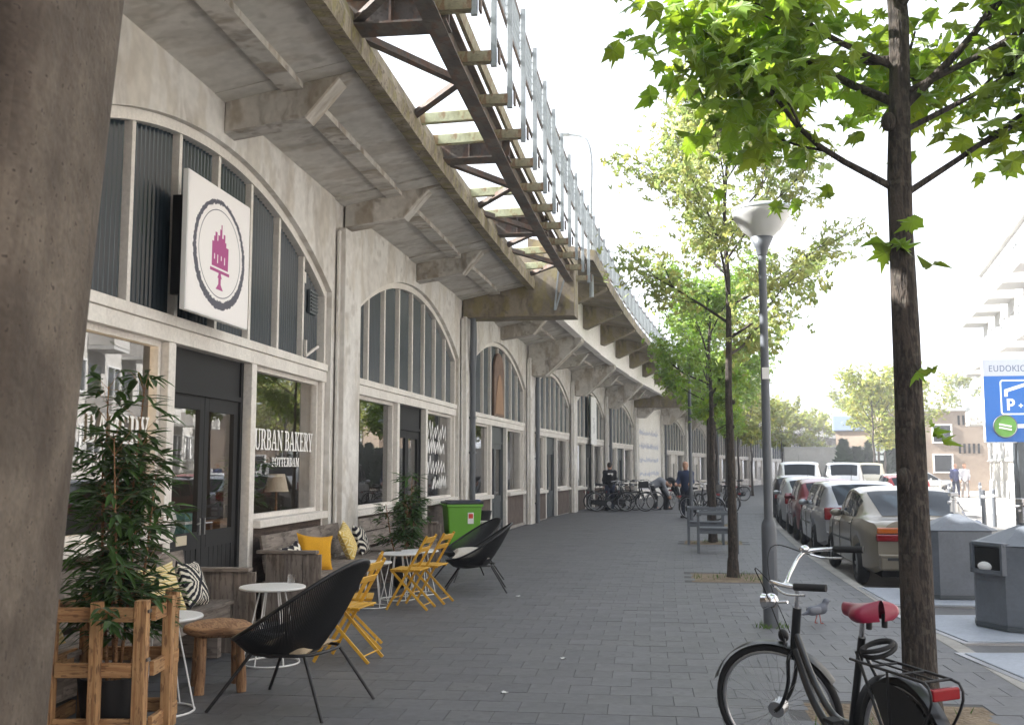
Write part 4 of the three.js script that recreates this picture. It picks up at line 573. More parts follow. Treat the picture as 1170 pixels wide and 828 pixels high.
{ // pine planter frame
  const o = thing('planter_frame', 'open pine planter frame round the bamboo plant', 'planter'), W = 0.54, h = 0.84;
  for (const x of [-W / 2, W / 2]) for (const z of [-W / 2, W / 2]) mesh('post', vt(bx(0.075, h + 0.02 * (x > 0 ? 1 : 0.4), 0.075, x, h / 2, z, 0.006)), M.pine, o);
  for (const y of [0.12, 0.44, 0.76]) for (const sgn of [-1, 1]) { mesh('rail', bx(W - 0.08, 0.085, 0.03, 0, y, sgn * (W / 2 + 0.052), 0.005), M.pine, o); mesh('rail', bx(0.03, 0.085, W - 0.08, sgn * (W / 2 + 0.012), y, 0, 0.005), M.pine, o); }
  for (const [x, z] of [[-0.315, 0.02], [0, 0.34]]) mesh('mid_post', vt(bx(0.07, h, 0.06, x, h / 2, z, 0.006)), M.pine, o);
  const hg = []; for (const y of [0.5, 0.78]) hg.push(bx(0.05, 0.02, 0.012, -0.27, y, 0.314, 0.003)); mesh('iron_hinge', hg, M.rust, o); place(o, 6.15, 0.86, 0, 0.12);
}
function bambooPlant(label, s, u, h, n, single, seed, potR, potH) {
  const o = thing('bamboo_plant', label, 'plant', 'potted bamboo plants'), r = rng(seed), stems = [], nodes = [];
  mesh('pot', lathe([[0, 0.02], [potR * 0.75, 0.02], [potR * 0.8, 0.03], [potR, potH], [potR * 0.92, potH], [potR * 0.9, potH - 0.03], [0, potH - 0.04]], 20), M.black, o);
  for (let k = 0; k < 7; k++) { const a = r() * 7, d = potR * 0.6 * r(), hh = h * rr(0.7, 1, r), b = V(Math.cos(a) * d, potH - 0.05, Math.sin(a) * d), t = V(b.x * 2.2 + rr(-0.13, 0.13, r), hh, b.z * 2.2 + rr(-0.13, 0.13, r)), m = b.clone().lerp(t, 0.5).add(V(rr(-0.03, 0.03, r), 0, rr(-0.03, 0.03, r))); stems.push(limb([b, m, t], 0.012, 0.004, 14, 6)); const cv = new THREE.CatmullRomCurve3([b, m, t]); for (let q = 0.22; q <= 1; q += 0.055) nodes.push([cv.getPointAt(q), q]); }
  mesh('stem', stems, M.log, o); place(o, s, u); o.updateMatrixWorld(); const inv = o.matrixWorld.clone().invert(), list = [];
  const tw = []; while (list.length < n) { const [p, q] = nodes[Math.floor(r() * nodes.length)], a = r() * 7, len = rr(0.08, 0.3, r) * (1.1 - 0.6 * q), tip = p.clone().add(V(Math.cos(a) * len, rr(-0.02, 0.16, r), Math.sin(a) * len)); tw.push(bar(p, tip, 0.002, 0.001, 3));
    for (let k = 0; k < 6; k++) { const c = p.clone().lerp(tip, rr(0.5, 1.05, r)), m = new THREE.Matrix4(); ed.set(rr(-0.45, 0.5, r), PI / 2 - a + rr(-1.2, 1.2, r), rr(-0.4, 0.4, r), 'YXZ'); const sz = rr(0.1, 0.19, r); m.compose(c, qd.setFromEuler(ed), V(sz * 1.45, sz, sz)); const w = c.clone().applyMatrix4(o.matrixWorld); list.push({ m, d: w.distanceTo(camPos) }); } }
  mesh('twigs', tw, M.log, o); pieces('leaf', list, [lanceLeaf], variantsOf(M.bamboo, 5, seed), o, single, r, 'foliage'); return o;
}
bambooPlant('tall bamboo plant inside the pine planter frame', 6.15, 0.86, 2.2, 2300, 300, 201, 0.2, 0.36);
bambooPlant('smaller bamboo plant in a dark pot before the far bench', 13.95, 0.82, 1.5, 1200, 120, 202, 0.17, 0.4);
{ const o = bambooPlant('small potted plant inside the right bakery window', 11.3, -0.5, 0.62, 420, 60, 203, 0.1, 0.16); o.position.y = 1.041; }
{ // green wheeled bin
  const o = thing('wheeled_bin', 'bright green wheeled bin with dark lid before the second arch', 'bin'), gm = mat({ color: rgb(0.12, 0.36, 0.018), roughness: 0.42 }), lid = mat({ color: rgb(0.03, 0.034, 0.05), roughness: 0.5 });
  const g = bx(0.6, 0.9, 0.7, 0, 0.52, 0, 0.03), p = g.attributes.position; for (let i = 0; i < p.count; i++) { const k = lerp(0.82, 1, (p.getY(i) - 0.07) / 0.9); p.setX(i, p.getX(i) * k); p.setZ(i, p.getZ(i) * k); } g.computeVertexNormals(); mesh('body', [g, bx(0.64, 0.06, 0.74, 0, 0.965, 0, 0.015)], gm, o);
  mesh('lid', [bx(0.66, 0.05, 0.76, 0, 1.02, 0, 0.02), bx(0.58, 0.03, 0.6, 0, 1.05, 0, 0.012)], lid, o); mesh('lid_edge', bx(0.3, 0.035, 0.06, 0.16, 1.052, 0.36, 0.01), mat({ color: rgb(0.02, 0.06, 0.3), roughness: 0.5 }), o); for (const x of [-0.24, 0.24]) mesh('wheel', mv(new THREE.CylinderGeometry(0.1, 0.1, 0.05, 18), x, 0.1, -0.36, 0, 0, PI / 2), M.rubber, o);
  mesh('handle', bar(V(-0.25, 0.99, -0.41), V(0.25, 0.99, -0.41), 0.015), gm, o); mesh('sticker', [bx(0.003, 0.22, 0.12, -0.291, 0.72, 0.12)], M.whiteMatt, o); mesh('red_mark', [bx(0.003, 0.09, 0.09, -0.293, 0.76, 0.12)], mat({ color: rgb(0.6, 0.05, 0.02), roughness: 0.6 }), o);
  mesh('address_label', [bx(0.12, 0.36, 0.003, -0.05, 0.62, 0.334)], M.whiteMatt, o); place(o, 19.4, 0.5, 0, 0.42); o.scale.setScalar(0.94);
}
{ const o = thing('small_bench', 'small plank bench with a dark pot beyond the green bin', 'bench'); mesh('seat', bx(1.0, 0.05, 0.36, 0, 0.5, 0, 0.008), M.frame, o); for (const x of [-0.42, 0.42]) mesh('leg', bx(0.06, 0.475, 0.3, x, 0.2375, 0), M.brownBoard, o); place(o, 21.6, 0.55);
  const p = thing('dark_pot', 'dark plant pot on the small plank bench', 'pot'); mesh('pot_body', lathe([[0, 0], [0.1, 0], [0.14, 0.2], [0.12, 0.2], [0.11, 0.17], [0, 0.17]]), M.black, p); place(p, 21.4, 0.55, 0.526); }
// ---------- bicycles: local x forward, rear hub at x=0, front hub at x=1.1 ----------
function bicycle(name, label, { paint = M.blackGloss, saddle = M.black, detail = 1, steer = 0, bars = M.chrome, basket = 0, group, step = true } = {}) {
  const o = thing(name, label, 'bicycle', group), WR = 0.335, HY = 0.35, hi = detail > 1, n = hi ? 48 : 24;
  const axP = V(0.9, 0.78, 0), axD = V(-0.3, 0.95, 0).normalize(), rot = new THREE.Matrix4().makeTranslation(axP.x, axP.y, axP.z).multiply(new THREE.Matrix4().makeRotationAxis(axD, steer)).multiply(new THREE.Matrix4().makeTranslation(-axP.x, -axP.y, -axP.z));
  const st = gs => { const g = J(gs); g.applyMatrix4(rot); g.userData.ready = true; return g; };
  const wheel = (x, f) => {
    const t = mesh('wheel', f([mv(new THREE.TorusGeometry(WR, 0.019, hi ? 10 : 6, n), x, HY, 0)]), M.rubber, o);
    mesh('rim', f([mv(new THREE.TorusGeometry(WR - 0.025, 0.011, 6, n), x, HY, 0)]), M.steel, t);
    const sk = []; const N = hi ? 32 : 14; for (let k = 0; k < N; k++) { const a = k / N * 2 * PI, b = a + (k % 2 ? 0.35 : -0.35), z = (k % 4 < 2 ? 1 : -1) * 0.022; sk.push(bar(V(x + Math.cos(b) * 0.025, HY + Math.sin(b) * 0.025, z), V(x + Math.cos(a) * (WR - 0.03), HY + Math.sin(a) * (WR - 0.03), 0), hi ? 0.0012 : 0.0016, hi ? 0.0012 : 0.0016, 3)); } mesh('spokes', f(sk), M.steel, t);
    mesh('hub', f([mv(new THREE.CylinderGeometry(x ? 0.045 : 0.03, x ? 0.045 : 0.03, 0.07, 14), x, HY, 0, PI / 2), mv(new THREE.CylinderGeometry(0.01, 0.01, 0.13, 8), x, HY, 0, PI / 2)]), M.steel, t);
    const arc = (a0, a1) => grid(hi ? 24 : 12, 4, (p, q) => { const a = lerp(a0, a1, p), w = (q - 0.5) * 0.06, r = WR + 0.036 - 0.9 * w * w * 4; return V(x + Math.cos(a) * r, HY + Math.sin(a) * r, w); });
    mesh('mudguard', f([x ? arc(0.45, 2.75) : arc(-0.25 + PI * 0.0, PI + 0.25)]), paint, o); return t; };
  const id = gs => ready(gs);
  wheel(0, id); wheel(1.1, st);
  const P = { bb: V(0.46, 0.29, 0), st: V(0.27, 0.84, 0), ht: V(0.865, 0.9, 0), hb: V(0.93, 0.68, 0), rh: V(0, HY, 0) };
  const tubes = [bar(P.bb, P.st, 0.018), bar(P.ht, P.hb, 0.024)];
  if (step) tubes.push(tube([P.hb, V(0.78, 0.45, 0), V(0.62, 0.33, 0), P.bb], 0.022, 20, 8), tube([P.hb.clone().add(V(-0.02, 0.09, 0)), V(0.74, 0.53, 0), V(0.58, 0.41, 0), V(0.42, 0.4, 0)], 0.019, 20, 8)); else tubes.push(bar(P.hb, P.bb, 0.018), bar(P.ht, V(0.3, 0.8, 0), 0.016));
  mesh('frame', tubes, paint, o);
  for (const z of [-0.06, 0.06]) mesh('rear_stay', [bar(V(0.46, 0.29, z * 0.5), V(0, HY, z), 0.009), bar(V(0.3, 0.77, z * 0.3), V(0, HY, z), 0.008)], paint, o);
  mesh('fork', st([bar(P.ht, V(0.945, 0.62, 0), 0.016), ...[-0.055, 0.055].map(z => tube([V(0.945, 0.66, 0), V(0.95, 0.65, z), V(0.99, 0.5, z), V(1.06, 0.38, z), V(1.1, HY, z)], 0.011, 14, 6))]), paint, o);
  const hb = mesh('handlebar', st([bar(P.ht, V(0.84, 1.0, 0), 0.013), bar(V(0.84, 1.0, 0), V(0.9, 1.03, 0), 0.014), tube([V(0.62, 1.1, -0.3), V(0.74, 1.11, -0.3), V(0.86, 1.12, -0.24), V(0.9, 1.06, -0.1), V(0.9, 1.03, 0), V(0.9, 1.06, 0.1), V(0.86, 1.12, 0.24), V(0.74, 1.11, 0.3), V(0.62, 1.1, 0.3)], 0.011, 48, 8)]), bars, o);
  for (const z of [-0.3, 0.3]) mesh('grip', st([bar(V(0.56, 1.096, z), V(0.72, 1.11, z), 0.018, 0.018, 10)]), M.rubber, hb);
  if (hi) { for (const z of [-0.26, 0.26]) mesh('brake_lever', st([tube([V(0.84, 1.1, z), V(0.78, 1.07, z * 1.1), V(0.68, 1.06, z * 1.12)], 0.006, 10, 6)]), M.chrome, hb); mesh('bell', st([sp(0.028, 0.84, 1.15, 0.2, 1, 0.7, 1, 12)]), M.chrome, hb);
    mesh('brake_cable', st([tube([V(0.84, 1.1, 0.26), V(0.98, 1.2, 0.12), V(1.0, 1.05, 0.04), V(0.95, 0.75, 0.03)], 0.003, 24, 4)]), M.rubber, hb); mesh('brake_cable', st([tube([V(0.84, 1.1, -0.26), V(0.99, 1.16, -0.12), V(1.0, 1.0, -0.04), V(0.96, 0.7, -0.03)], 0.003, 24, 4)]), M.rubber, hb); }
  mesh('headlight', st([sp(0.04, 1.0, 0.94, 0, 1, 1, 1, 14), mv(new THREE.CylinderGeometry(0.042, 0.03, 0.05, 14), 1.02, 0.94, 0, 0, 0, -PI / 2), bar(V(0.91, 0.93, 0), V(0.99, 0.93, 0), 0.008)]), M.chrome, o);
  { // saddle
    const g = grid(18, 16, (a, b) => { const t = a, x = lerp(0.4, 0.09, t), w = lerp(0.03, 0.118, ss(0.2, 0.8, t)) * (t > 0.85 ? Math.sqrt(Math.max(0.02, 1 - ((t - 0.85) / 0.15) ** 2)) : 1) * (t < 0.08 ? 0.6 + t * 5 : 1), ph = (b - 0.5) * PI * 1.5; return V(x, 0.955 + 0.02 * t * t + Math.cos(ph) * lerp(0.032, 0.056, t) - 0.005 * Math.sin(t * PI), Math.sin(ph) * w); });
    const sd = mesh('saddle', [g], saddle, o); mesh('seat_post', [bar(V(0.275, 0.83, 0), V(0.245, 0.95, 0), 0.012)], M.chrome, o); mesh('spring', [-0.04, 0.04].map(z => bar(V(0.14, 0.9, z), V(0.13, 0.96, z), 0.014)), M.black, sd); }
  mesh('crank', [mv(new THREE.CylinderGeometry(0.085, 0.085, 0.004, 20), 0.46, 0.29, 0.05, PI / 2), bar(V(0.46, 0.29, 0.07), V(0.52, 0.14, 0.07), 0.009), bar(V(0.46, 0.29, -0.07), V(0.4, 0.44, -0.07), 0.009)], M.steel, o);
  mesh('pedal', [bx(0.09, 0.02, 0.06, 0.52, 0.14, 0.11, 0.004), bx(0.09, 0.02, 0.06, 0.4, 0.44, -0.11, 0.004)], M.rubber, o);
  mesh('chain_case', [grid(16, 1, (a, b) => { const t = a; const x = lerp(-0.06, 0.56, t); return V(x, 0.3 + (b ? 1 : -1) * (0.075 + 0.03 * Math.sin(t * PI)) + 0.02 * (1 - t), 0.045); })], paint, o);
  const rk = mesh('rear_rack', [bar(V(0.28, 0.745, -0.065), V(-0.28, 0.745, -0.065), 0.007), bar(V(0.28, 0.745, 0.065), V(-0.28, 0.745, 0.065), 0.007), bar(V(0.2, 0.745, 0), V(-0.28, 0.745, 0), 0.005), ...[-0.27, -0.1, 0.1].map(x => bar(V(x, 0.745, -0.065), V(x, 0.745, 0.065), 0.006)), ...[-0.075, 0.075].map(z => tube([V(-0.28, 0.745, z * 0.86), V(-0.32, 0.73, z), V(-0.33, 0.68, z), V(-0.2, 0.5, z), V(0, HY, z)], 0.006, 16, 6)), ...[-0.07, 0.07].map(z => bar(V(-0.02, 0.745, z), V(0, HY, z), 0.006))], M.black, o);
  mesh('rear_reflector', [bx(0.03, 0.05, 0.13, -0.315, 0.7, 0, 0.008)], mat({ color: rgb(0.26, 0.008, 0.012), roughness: 0.2 }), rk);
  if (hi) { mesh('mudguard_tail', [grid(6, 4, (p, q) => { const a = lerp(PI + 0.25 - 0.34, PI + 0.25 - 0.1, p), w = (q - 0.5) * 0.062, r = WR + 0.039 - 0.9 * w * w * 4; return V(Math.cos(a) * r, HY + Math.sin(a) * r, w); })], M.white, o); mesh('tail_light', [bx(0.025, 0.05, 0.045, -0.375, HY + 0.02, 0, 0.008)], mat({ color: rgb(0.45, 0.01, 0.02), roughness: 0.2 }), o);
    for (const z of [-0.05, 0.05]) mesh('coat_guard', [grid(14, 4, (a, b) => { const t = lerp(PI * 0.35, PI * 1.0, a), r = lerp(0.1, WR - 0.0, b); return V(Math.cos(t) * r, HY + Math.sin(t) * r, z); })], mat({ color: rgb(0.012, 0.012, 0.012), roughness: 0.5, side: THREE.DoubleSide }), o);
    mesh('chain_lock', [mv(new THREE.TorusGeometry(0.075, 0.011, 8, 26), 0.17, 0.8, 0.02, 1.2, 0.3), mv(new THREE.TorusGeometry(0.07, 0.011, 8, 26), 0.15, 0.815, 0.0, 1.35, -0.3)], M.rubber, o); mesh('front_caliper', st([sp(0.03, 1.0, 0.73, 0.05, 1, 1.2, 0.8, 10), bar(V(0.97, 0.69, -0.03), V(1.0, 0.73, 0.06), 0.008)]), M.black, o); }
  mesh('kickstand', [bar(V(0.36, 0.29, -0.05), V(0.28, 0.02, -0.2), 0.009)], M.steel, o);
  if (basket) mesh('crate', [bx(0.36, 0.02, 0.3, 1.05, 0.86, 0), bx(0.02, 0.22, 0.3, 0.88, 0.97, 0), bx(0.02, 0.22, 0.3, 1.22, 0.97, 0), bx(0.36, 0.22, 0.02, 1.05, 0.97, 0.14), bx(0.36, 0.22, 0.02, 1.05, 0.97, -0.14)], M.black, o);
  return o;
}
function stand(o, x, z, ang, lean = 0.07) { o.position.set(x, 0, z); o.rotation.order = 'YXZ'; o.rotation.set(lean, ang, 0, 'YXZ'); return o; }
const redSaddle = phy({ color: rgb(0.23, 0.006, 0.034), roughness: 0.42, clearcoat: 0.25, clearcoatRoughness: 0.3 });
// rear hub (1.14,-4.86) to front hub (.77,-5.9)
stand(bicycle('bicycle', 'black step-through bicycle with red saddle in the right foreground', { detail: 2, saddle: redSaddle, steer: 0.72 }), 1.16, -4.86, Math.atan2(1.04, -0.39), -0.06);
const bk = bicycle('parked_bicycle', 'dark parked bicycle nearest the brown plinth of the fourth arch', { group: 'bicycles parked by the arcade' });
const bk2 = bicycle('parked_bicycle', 'silver parked bicycle with upright handlebar beside the bending people', { paint: M.steel, group: 'bicycles parked by the arcade', step: false });
const bk3 = bicycle('parked_bicycle', 'black bicycle with front crate among those by the fifth arch', { basket: 1, group: 'bicycles parked by the arcade' });
const pb_ = (o, s, u, t, lean = 0.08) => { const p = B(s, u); stand(o, p.x, p.z, PI / 2 - th(s) + t, lean); };
pb_(bk, 38.6, 0.7, -1.35); pb_(bk3, 38.9, 1.35, -1.5, -0.05); pb_(bk2, 39.8, 1.65, -1.25);
[[39.0, 0.5, -1.5, 'dark bicycle second from the wall in the row by the fifth arch'], [39.4, 0.95, -1.25, 'dark bicycle third from the wall in the row by the fifth arch'], [39.9, 1.3, -1.4, 'dark bicycle fourth from the wall in the row by the fifth arch'], [40.6, 0.8, -1.3, 'dark bicycle behind the person in the black jacket'], [50.5, 5.0, 0.4, 'dark bicycle leaning by the far tree trunks'], [52, 5.4, 1.2, 'dark bicycle beside the white van'], [36.4, 5.0, 0.5, 'dark bicycle parked behind the third tree trunk, left'], [37.5, 5.6, 0.9, 'dark bicycle parked behind the third tree trunk, right']].forEach(([s, u, t, l]) => pb_(dup(bk, l), s, u, t));
pb_(dup(bk2, 'silver bicycle to the right of the bending people'), 42.4, 3.1, -0.25); pb_(dup(bk3, 'black crate bicycle held by the person in the blue coat'), 33.6, 4.35, -2.2, 0.04);
// ---------- people ----------
function sdfGeo(caps, k, res = 52) {
  const bb = new THREE.Box3(); caps.forEach(([a, b, r0, r1]) => { const r = Math.max(r0, r1) + 0.05; bb.expandByPoint(a.clone().addScalar(r)).expandByPoint(a.clone().addScalar(-r)).expandByPoint(b.clone().addScalar(r)).expandByPoint(b.clone().addScalar(-r)); });
  const c = bb.getCenter(V()), s = bb.getSize(V()), hf = Math.max(s.x, s.y, s.z) / 2 * 1.06, mc = new MarchingCubes(res, new THREE.MeshStandardMaterial(), false, false, 60000), p = V(), ab = V(), ap = V(); mc.isolation = 0;
  const dist = p => { let d = 9; for (const [a, b, r0, r1] of caps) { ab.copy(b).sub(a); ap.copy(p).sub(a); const t = clamp(ap.dot(ab) / Math.max(1e-6, ab.lengthSq()), 0, 1), e = ap.addScaledVector(ab, -t).length() - lerp(r0, r1, t); const h = Math.max(k - Math.abs(d - e), 0) / k; d = Math.min(d, e) - h * h * k * 0.25; } return d; };
  for (let z = 0; z < res; z++) for (let y = 0; y < res; y++) for (let x = 0; x < res; x++) { p.set((x - res / 2) / (res / 2) * hf + c.x, (y - res / 2) / (res / 2) * hf + c.y, (z - res / 2) / (res / 2) * hf + c.z); mc.field[x + y * res + z * res * res] = -dist(p); }
  mc.update(); const n = mc.count, g = new THREE.BufferGeometry(); g.setAttribute('position', new THREE.BufferAttribute(mc.positionArray.slice(0, n * 3), 3)); g.setAttribute('normal', new THREE.BufferAttribute(mc.normalArray.slice(0, n * 3), 3)); g.scale(hf, hf, hf); g.translate(c.x, c.y, c.z); return g;
}
M.skin = mat({ color: rgb(0.5, 0.28, 0.19), roughness: 0.6 }); M.hairDark = mat({ color: rgb(0.03, 0.022, 0.016), roughness: 0.8 }); M.hairGrey = mat({ color: rgb(0.3, 0.26, 0.22), roughness: 0.8 });
// joints in metres: x forward, y up, z to the figure's right; pose given per figure
function person(label, j, top, legs, shoe, hair, cat = 'person') {
  const o = thing('person', label, cat); const c = (a, b, r0, r1 = r0) => [V(...j[a]), V(...j[b]), r0, r1];
  const hd = V(...j.head), nk = V(...j.neck), up = hd.clone().sub(nk).normalize();
  const hands = [['handL', 'wristL'], ['handR', 'wristR']].map(([h, w]) => { const W = V(...j[w]), H = V(...j[h]), d = H.clone().sub(W).normalize(), sd = V(0, 0, 1).cross(d).normalize(); const out = [[W, H, 0.032, 0.036]]; for (let k = 0; k < 4; k++) { const b = H.clone().addScaledVector(sd, (k - 1.5) * 0.02); out.push([b, b.clone().addScaledVector(d, 0.06 - 0.006 * Math.abs(k - 1.5)).add(V(0.012, 0, 0)), 0.01, 0.008]); } out.push([W.clone().lerp(H, 0.5).addScaledVector(sd, 0.03), W.clone().lerp(H, 0.9).addScaledVector(sd, 0.065), 0.012, 0.009]); return out; }).flat();
  const body = [c('pelvis', 'chest', 0.125, 0.135), c('chest', 'neck', 0.11, 0.055), [nk, hd.clone().addScaledVector(up, -0.06), 0.05, 0.055], [hd.clone().addScaledVector(up, -0.05), hd.clone().addScaledVector(up, 0.05), 0.075, 0.09], [hd, hd.clone().add(V(...j.face).multiplyScalar(0.1)).addScaledVector(up, -0.02), 0.05, 0.018]];
  for (const s of ['L', 'R']) body.push(c('chest', 'sh' + s, 0.09, 0.06), c('sh' + s, 'el' + s, 0.05, 0.04), c('el' + s, 'wrist' + s, 0.04, 0.028), c('pelvis', 'hip' + s, 0.11, 0.09), c('hip' + s, 'kn' + s, 0.08, 0.055), c('kn' + s, 'an' + s, 0.052, 0.036), c('an' + s, 'toe' + s, 0.04, 0.034));
  mesh('body', sdfGeo([...body, ...hands], 0.05, 64), M.skin, o);
  const tp = [c('pelvis', 'chest', 0.15, 0.165), c('chest', 'neck', 0.14, 0.07)]; for (const s of ['L', 'R']) tp.push(c('chest', 'sh' + s, 0.13, 0.08), c('sh' + s, 'el' + s, 0.068, 0.058), c('el' + s, 'wrist' + s, 0.058, 0.045)); mesh('jacket', sdfGeo(tp, 0.07), top, o);
  const lg = []; for (const s of ['L', 'R']) lg.push(c('pelvis', 'hip' + s, 0.13, 0.105), c('hip' + s, 'kn' + s, 0.098, 0.075), c('kn' + s, 'an' + s, 0.073, 0.062)); mesh('trousers', sdfGeo(lg, 0.04), legs, o);
  for (const s of ['L', 'R']) mesh('shoe', sdfGeo([[V(...j['an' + s]).add(V(-0.02, -0.05, 0)), V(...j['toe' + s]).add(V(0.03, 0, 0)), 0.05, 0.04]], 0.02, 20), shoe, o);
  const fc = V(...j.face); mesh('hair', sdfGeo([[hd.clone().addScaledVector(up, 0.045).addScaledVector(fc, -0.025), hd.clone().addScaledVector(fc, -0.045), 0.088, 0.075]], 0.02, 24), hair, o);
  const eye = []; const sd = up.clone().cross(fc).normalize(); for (const k of [-1, 1]) { eye.push(sp(0.011, ...hd.clone().addScaledVector(fc, 0.082).addScaledVector(sd, k * 0.03).toArray(), 1, 1, 1, 6)); } mesh('eyes', eye, M.black, o);
  mesh('ears', [-1, 1].map(k => sp(0.026, ...hd.clone().addScaledVector(sd, k * 0.088).toArray(), 1, 1.3, 0.5, 8)), M.skin, o); mesh('mouth', [bx(0.012, 0.008, 0.04, ...hd.clone().addScaledVector(fc, 0.084).addScaledVector(up, -0.055).toArray())], mat({ color: rgb(0.35, 0.12, 0.1), roughness: 0.6 }), o);
  return o;
}
const standing = { pelvis: [0, 0.95, 0], chest: [0.01, 1.32, 0], neck: [0.02, 1.5, 0], head: [0.04, 1.66, 0], face: [1, 0, 0], shL: [0, 1.42, -0.18], shR: [0, 1.42, 0.18], elL: [-0.02, 1.14, -0.23], elR: [-0.02, 1.14, 0.23], wristL: [0.08, 0.92, -0.22], wristR: [0.08, 0.92, 0.22], handL: [0.11, 0.85, -0.22], handR: [0.11, 0.85, 0.22], hipL: [0, 0.9, -0.09], hipR: [0, 0.9, 0.09], knL: [0.02, 0.5, -0.1], knR: [0.02, 0.5, 0.1], anL: [0, 0.09, -0.1], anR: [0, 0.09, 0.1], toeL: [0.14, 0.04, -0.12], toeR: [0.14, 0.04, 0.12] };
const cl = (r, g, b, k = 0.9) => mat({ color: rgb(r, g, b), roughness: k });
{ const p = person('person in black jacket with white back print among the parked bicycles', { ...standing }, cl(0.014, 0.014, 0.016), cl(0.05, 0.06, 0.1), cl(0.03, 0.03, 0.03), M.hairDark); mesh('back_print', [bx(0.004, 0.05, 0.2, -0.158, 1.36, 0, 0), bx(0.004, 0.03, 0.12, -0.158, 1.31, 0.02)], M.whiteMatt, p); place(p, 39.3, 1.1, 0, 0.3); }
{ const j = { ...standing, anL: [0.22, 0.09, -0.1], toeL: [0.36, 0.06, -0.1], knL: [0.2, 0.5, -0.1], anR: [-0.25, 0.12, 0.1], toeR: [-0.13, 0.05, 0.1], knR: [0.0, 0.5, 0.1], wristL: [-0.1, 0.92, -0.24], handL: [-0.1, 0.85, -0.24], wristR: [0.18, 0.95, 0.24], handR: [0.22, 0.89, 0.24] };
  place(person('walking person in pale top and grey trousers on the sunny pavement', j, cl(0.5, 0.5, 0.55), cl(0.22, 0.2, 0.19), cl(0.05, 0.05, 0.05), M.hairDark), 61, 16.1, 0, PI + 0.1); place(person('walking person in dark blue on the far side of the pale one', j, cl(0.05, 0.06, 0.16), cl(0.03, 0.035, 0.07), cl(0.05, 0.05, 0.05), M.hairDark), 61.6, 15.7, 0, PI + 0.1); }
const bent = { pelvis: [-0.22, 0.9, 0], chest: [0.12, 1.06, 0], neck: [0.3, 1.05, 0], head: [0.44, 0.96, 0], face: [0.5, -0.86, 0], shL: [0.2, 1.04, -0.18], shR: [0.2, 1.04, 0.18], elL: [0.3, 0.76, -0.2], elR: [0.3, 0.76, 0.2], wristL: [0.42, 0.54, -0.12], wristR: [0.42, 0.54, 0.12], handL: [0.45, 0.47, -0.1], handR: [0.45, 0.47, 0.1], hipL: [-0.22, 0.88, -0.1], hipR: [-0.22, 0.88, 0.1], knL: [-0.06, 0.48, -0.11], knR: [-0.06, 0.48, 0.11], anL: [-0.08, 0.09, -0.12], anR: [-0.08, 0.09, 0.12], toeL: [0.07, 0.04, -0.13], toeR: [0.07, 0.04, 0.13] };
place(person('person in grey top and black trousers bending over a bicycle, left of two', bent, cl(0.24, 0.25, 0.28), cl(0.012, 0.012, 0.014), cl(0.02, 0.02, 0.02), M.hairDark), 40.4, 2.75, 0, -1.35);
place(person('person in black bending over a bicycle, right of two', bent, cl(0.012, 0.012, 0.014), cl(0.014, 0.014, 0.016), cl(0.02, 0.02, 0.02), M.hairDark), 40.9, 3.1, 0, -1.1);
{ const j = { ...standing, elL: [0.12, 1.14, -0.24], elR: [0.12, 1.14, 0.24], wristL: [0.36, 1.06, -0.22], wristR: [0.36, 1.06, 0.22], handL: [0.43, 1.06, -0.22], handR: [0.43, 1.06, 0.22] }; place(person('person in dark blue coat standing with a bicycle beside the thin pole', j, cl(0.02, 0.032, 0.075), cl(0.03, 0.035, 0.05), cl(0.02, 0.02, 0.02), M.hairGrey), 34.3, 4.25, 0, PI - 0.2); }
// ---------- pigeon ----------
{
  const o = thing('pigeon', 'grey pigeon walking on the pavement behind the bicycle', 'pigeon'), gm = cl(0.13, 0.14, 0.17, 0.7);
  mesh('body', sdfGeo([[V(-0.06, 0.13, 0), V(0.05, 0.15, 0), 0.045, 0.055], [V(0.06, 0.16, 0), V(0.1, 0.22, 0), 0.04, 0.028], [V(0.1, 0.235, 0), V(0.12, 0.238, 0), 0.026, 0.02], [V(-0.07, 0.13, 0), V(-0.17, 0.1, 0), 0.03, 0.012]], 0.03, 48), gm, o);
  for (const z of [-1, 1]) mesh('wing', [sp(0.05, -0.03, 0.145, z * 0.038, 1.7, 0.75, 0.35, 12)], cl(0.2, 0.21, 0.24, 0.7), o); mesh('tail', [bx(0.1, 0.008, 0.05, -0.18, 0.1, 0, 0.003)], cl(0.06, 0.06, 0.075), o); mesh('beak', [mv(new THREE.ConeGeometry(0.007, 0.03, 6), 0.148, 0.232, 0, 0, 0, -PI / 2)], M.black, o);
  for (const z of [-0.022, 0.022]) mesh('leg', [bar(V(0.01, 0.1, z), V(0.0 + z, 0.008, z), 0.005), bar(V(z, 0.006, z), V(z + 0.03, 0.004, z), 0.004), bar(V(z, 0.006, z), V(z + 0.02, 0.004, z + 0.016), 0.003), bar(V(z, 0.006, z), V(z + 0.02, 0.004, z - 0.016), 0.003)], cl(0.4, 0.1, 0.08), o); place(o, 11.4, 5.9, 0, -1.2); o.scale.setScalar(0.98);
}
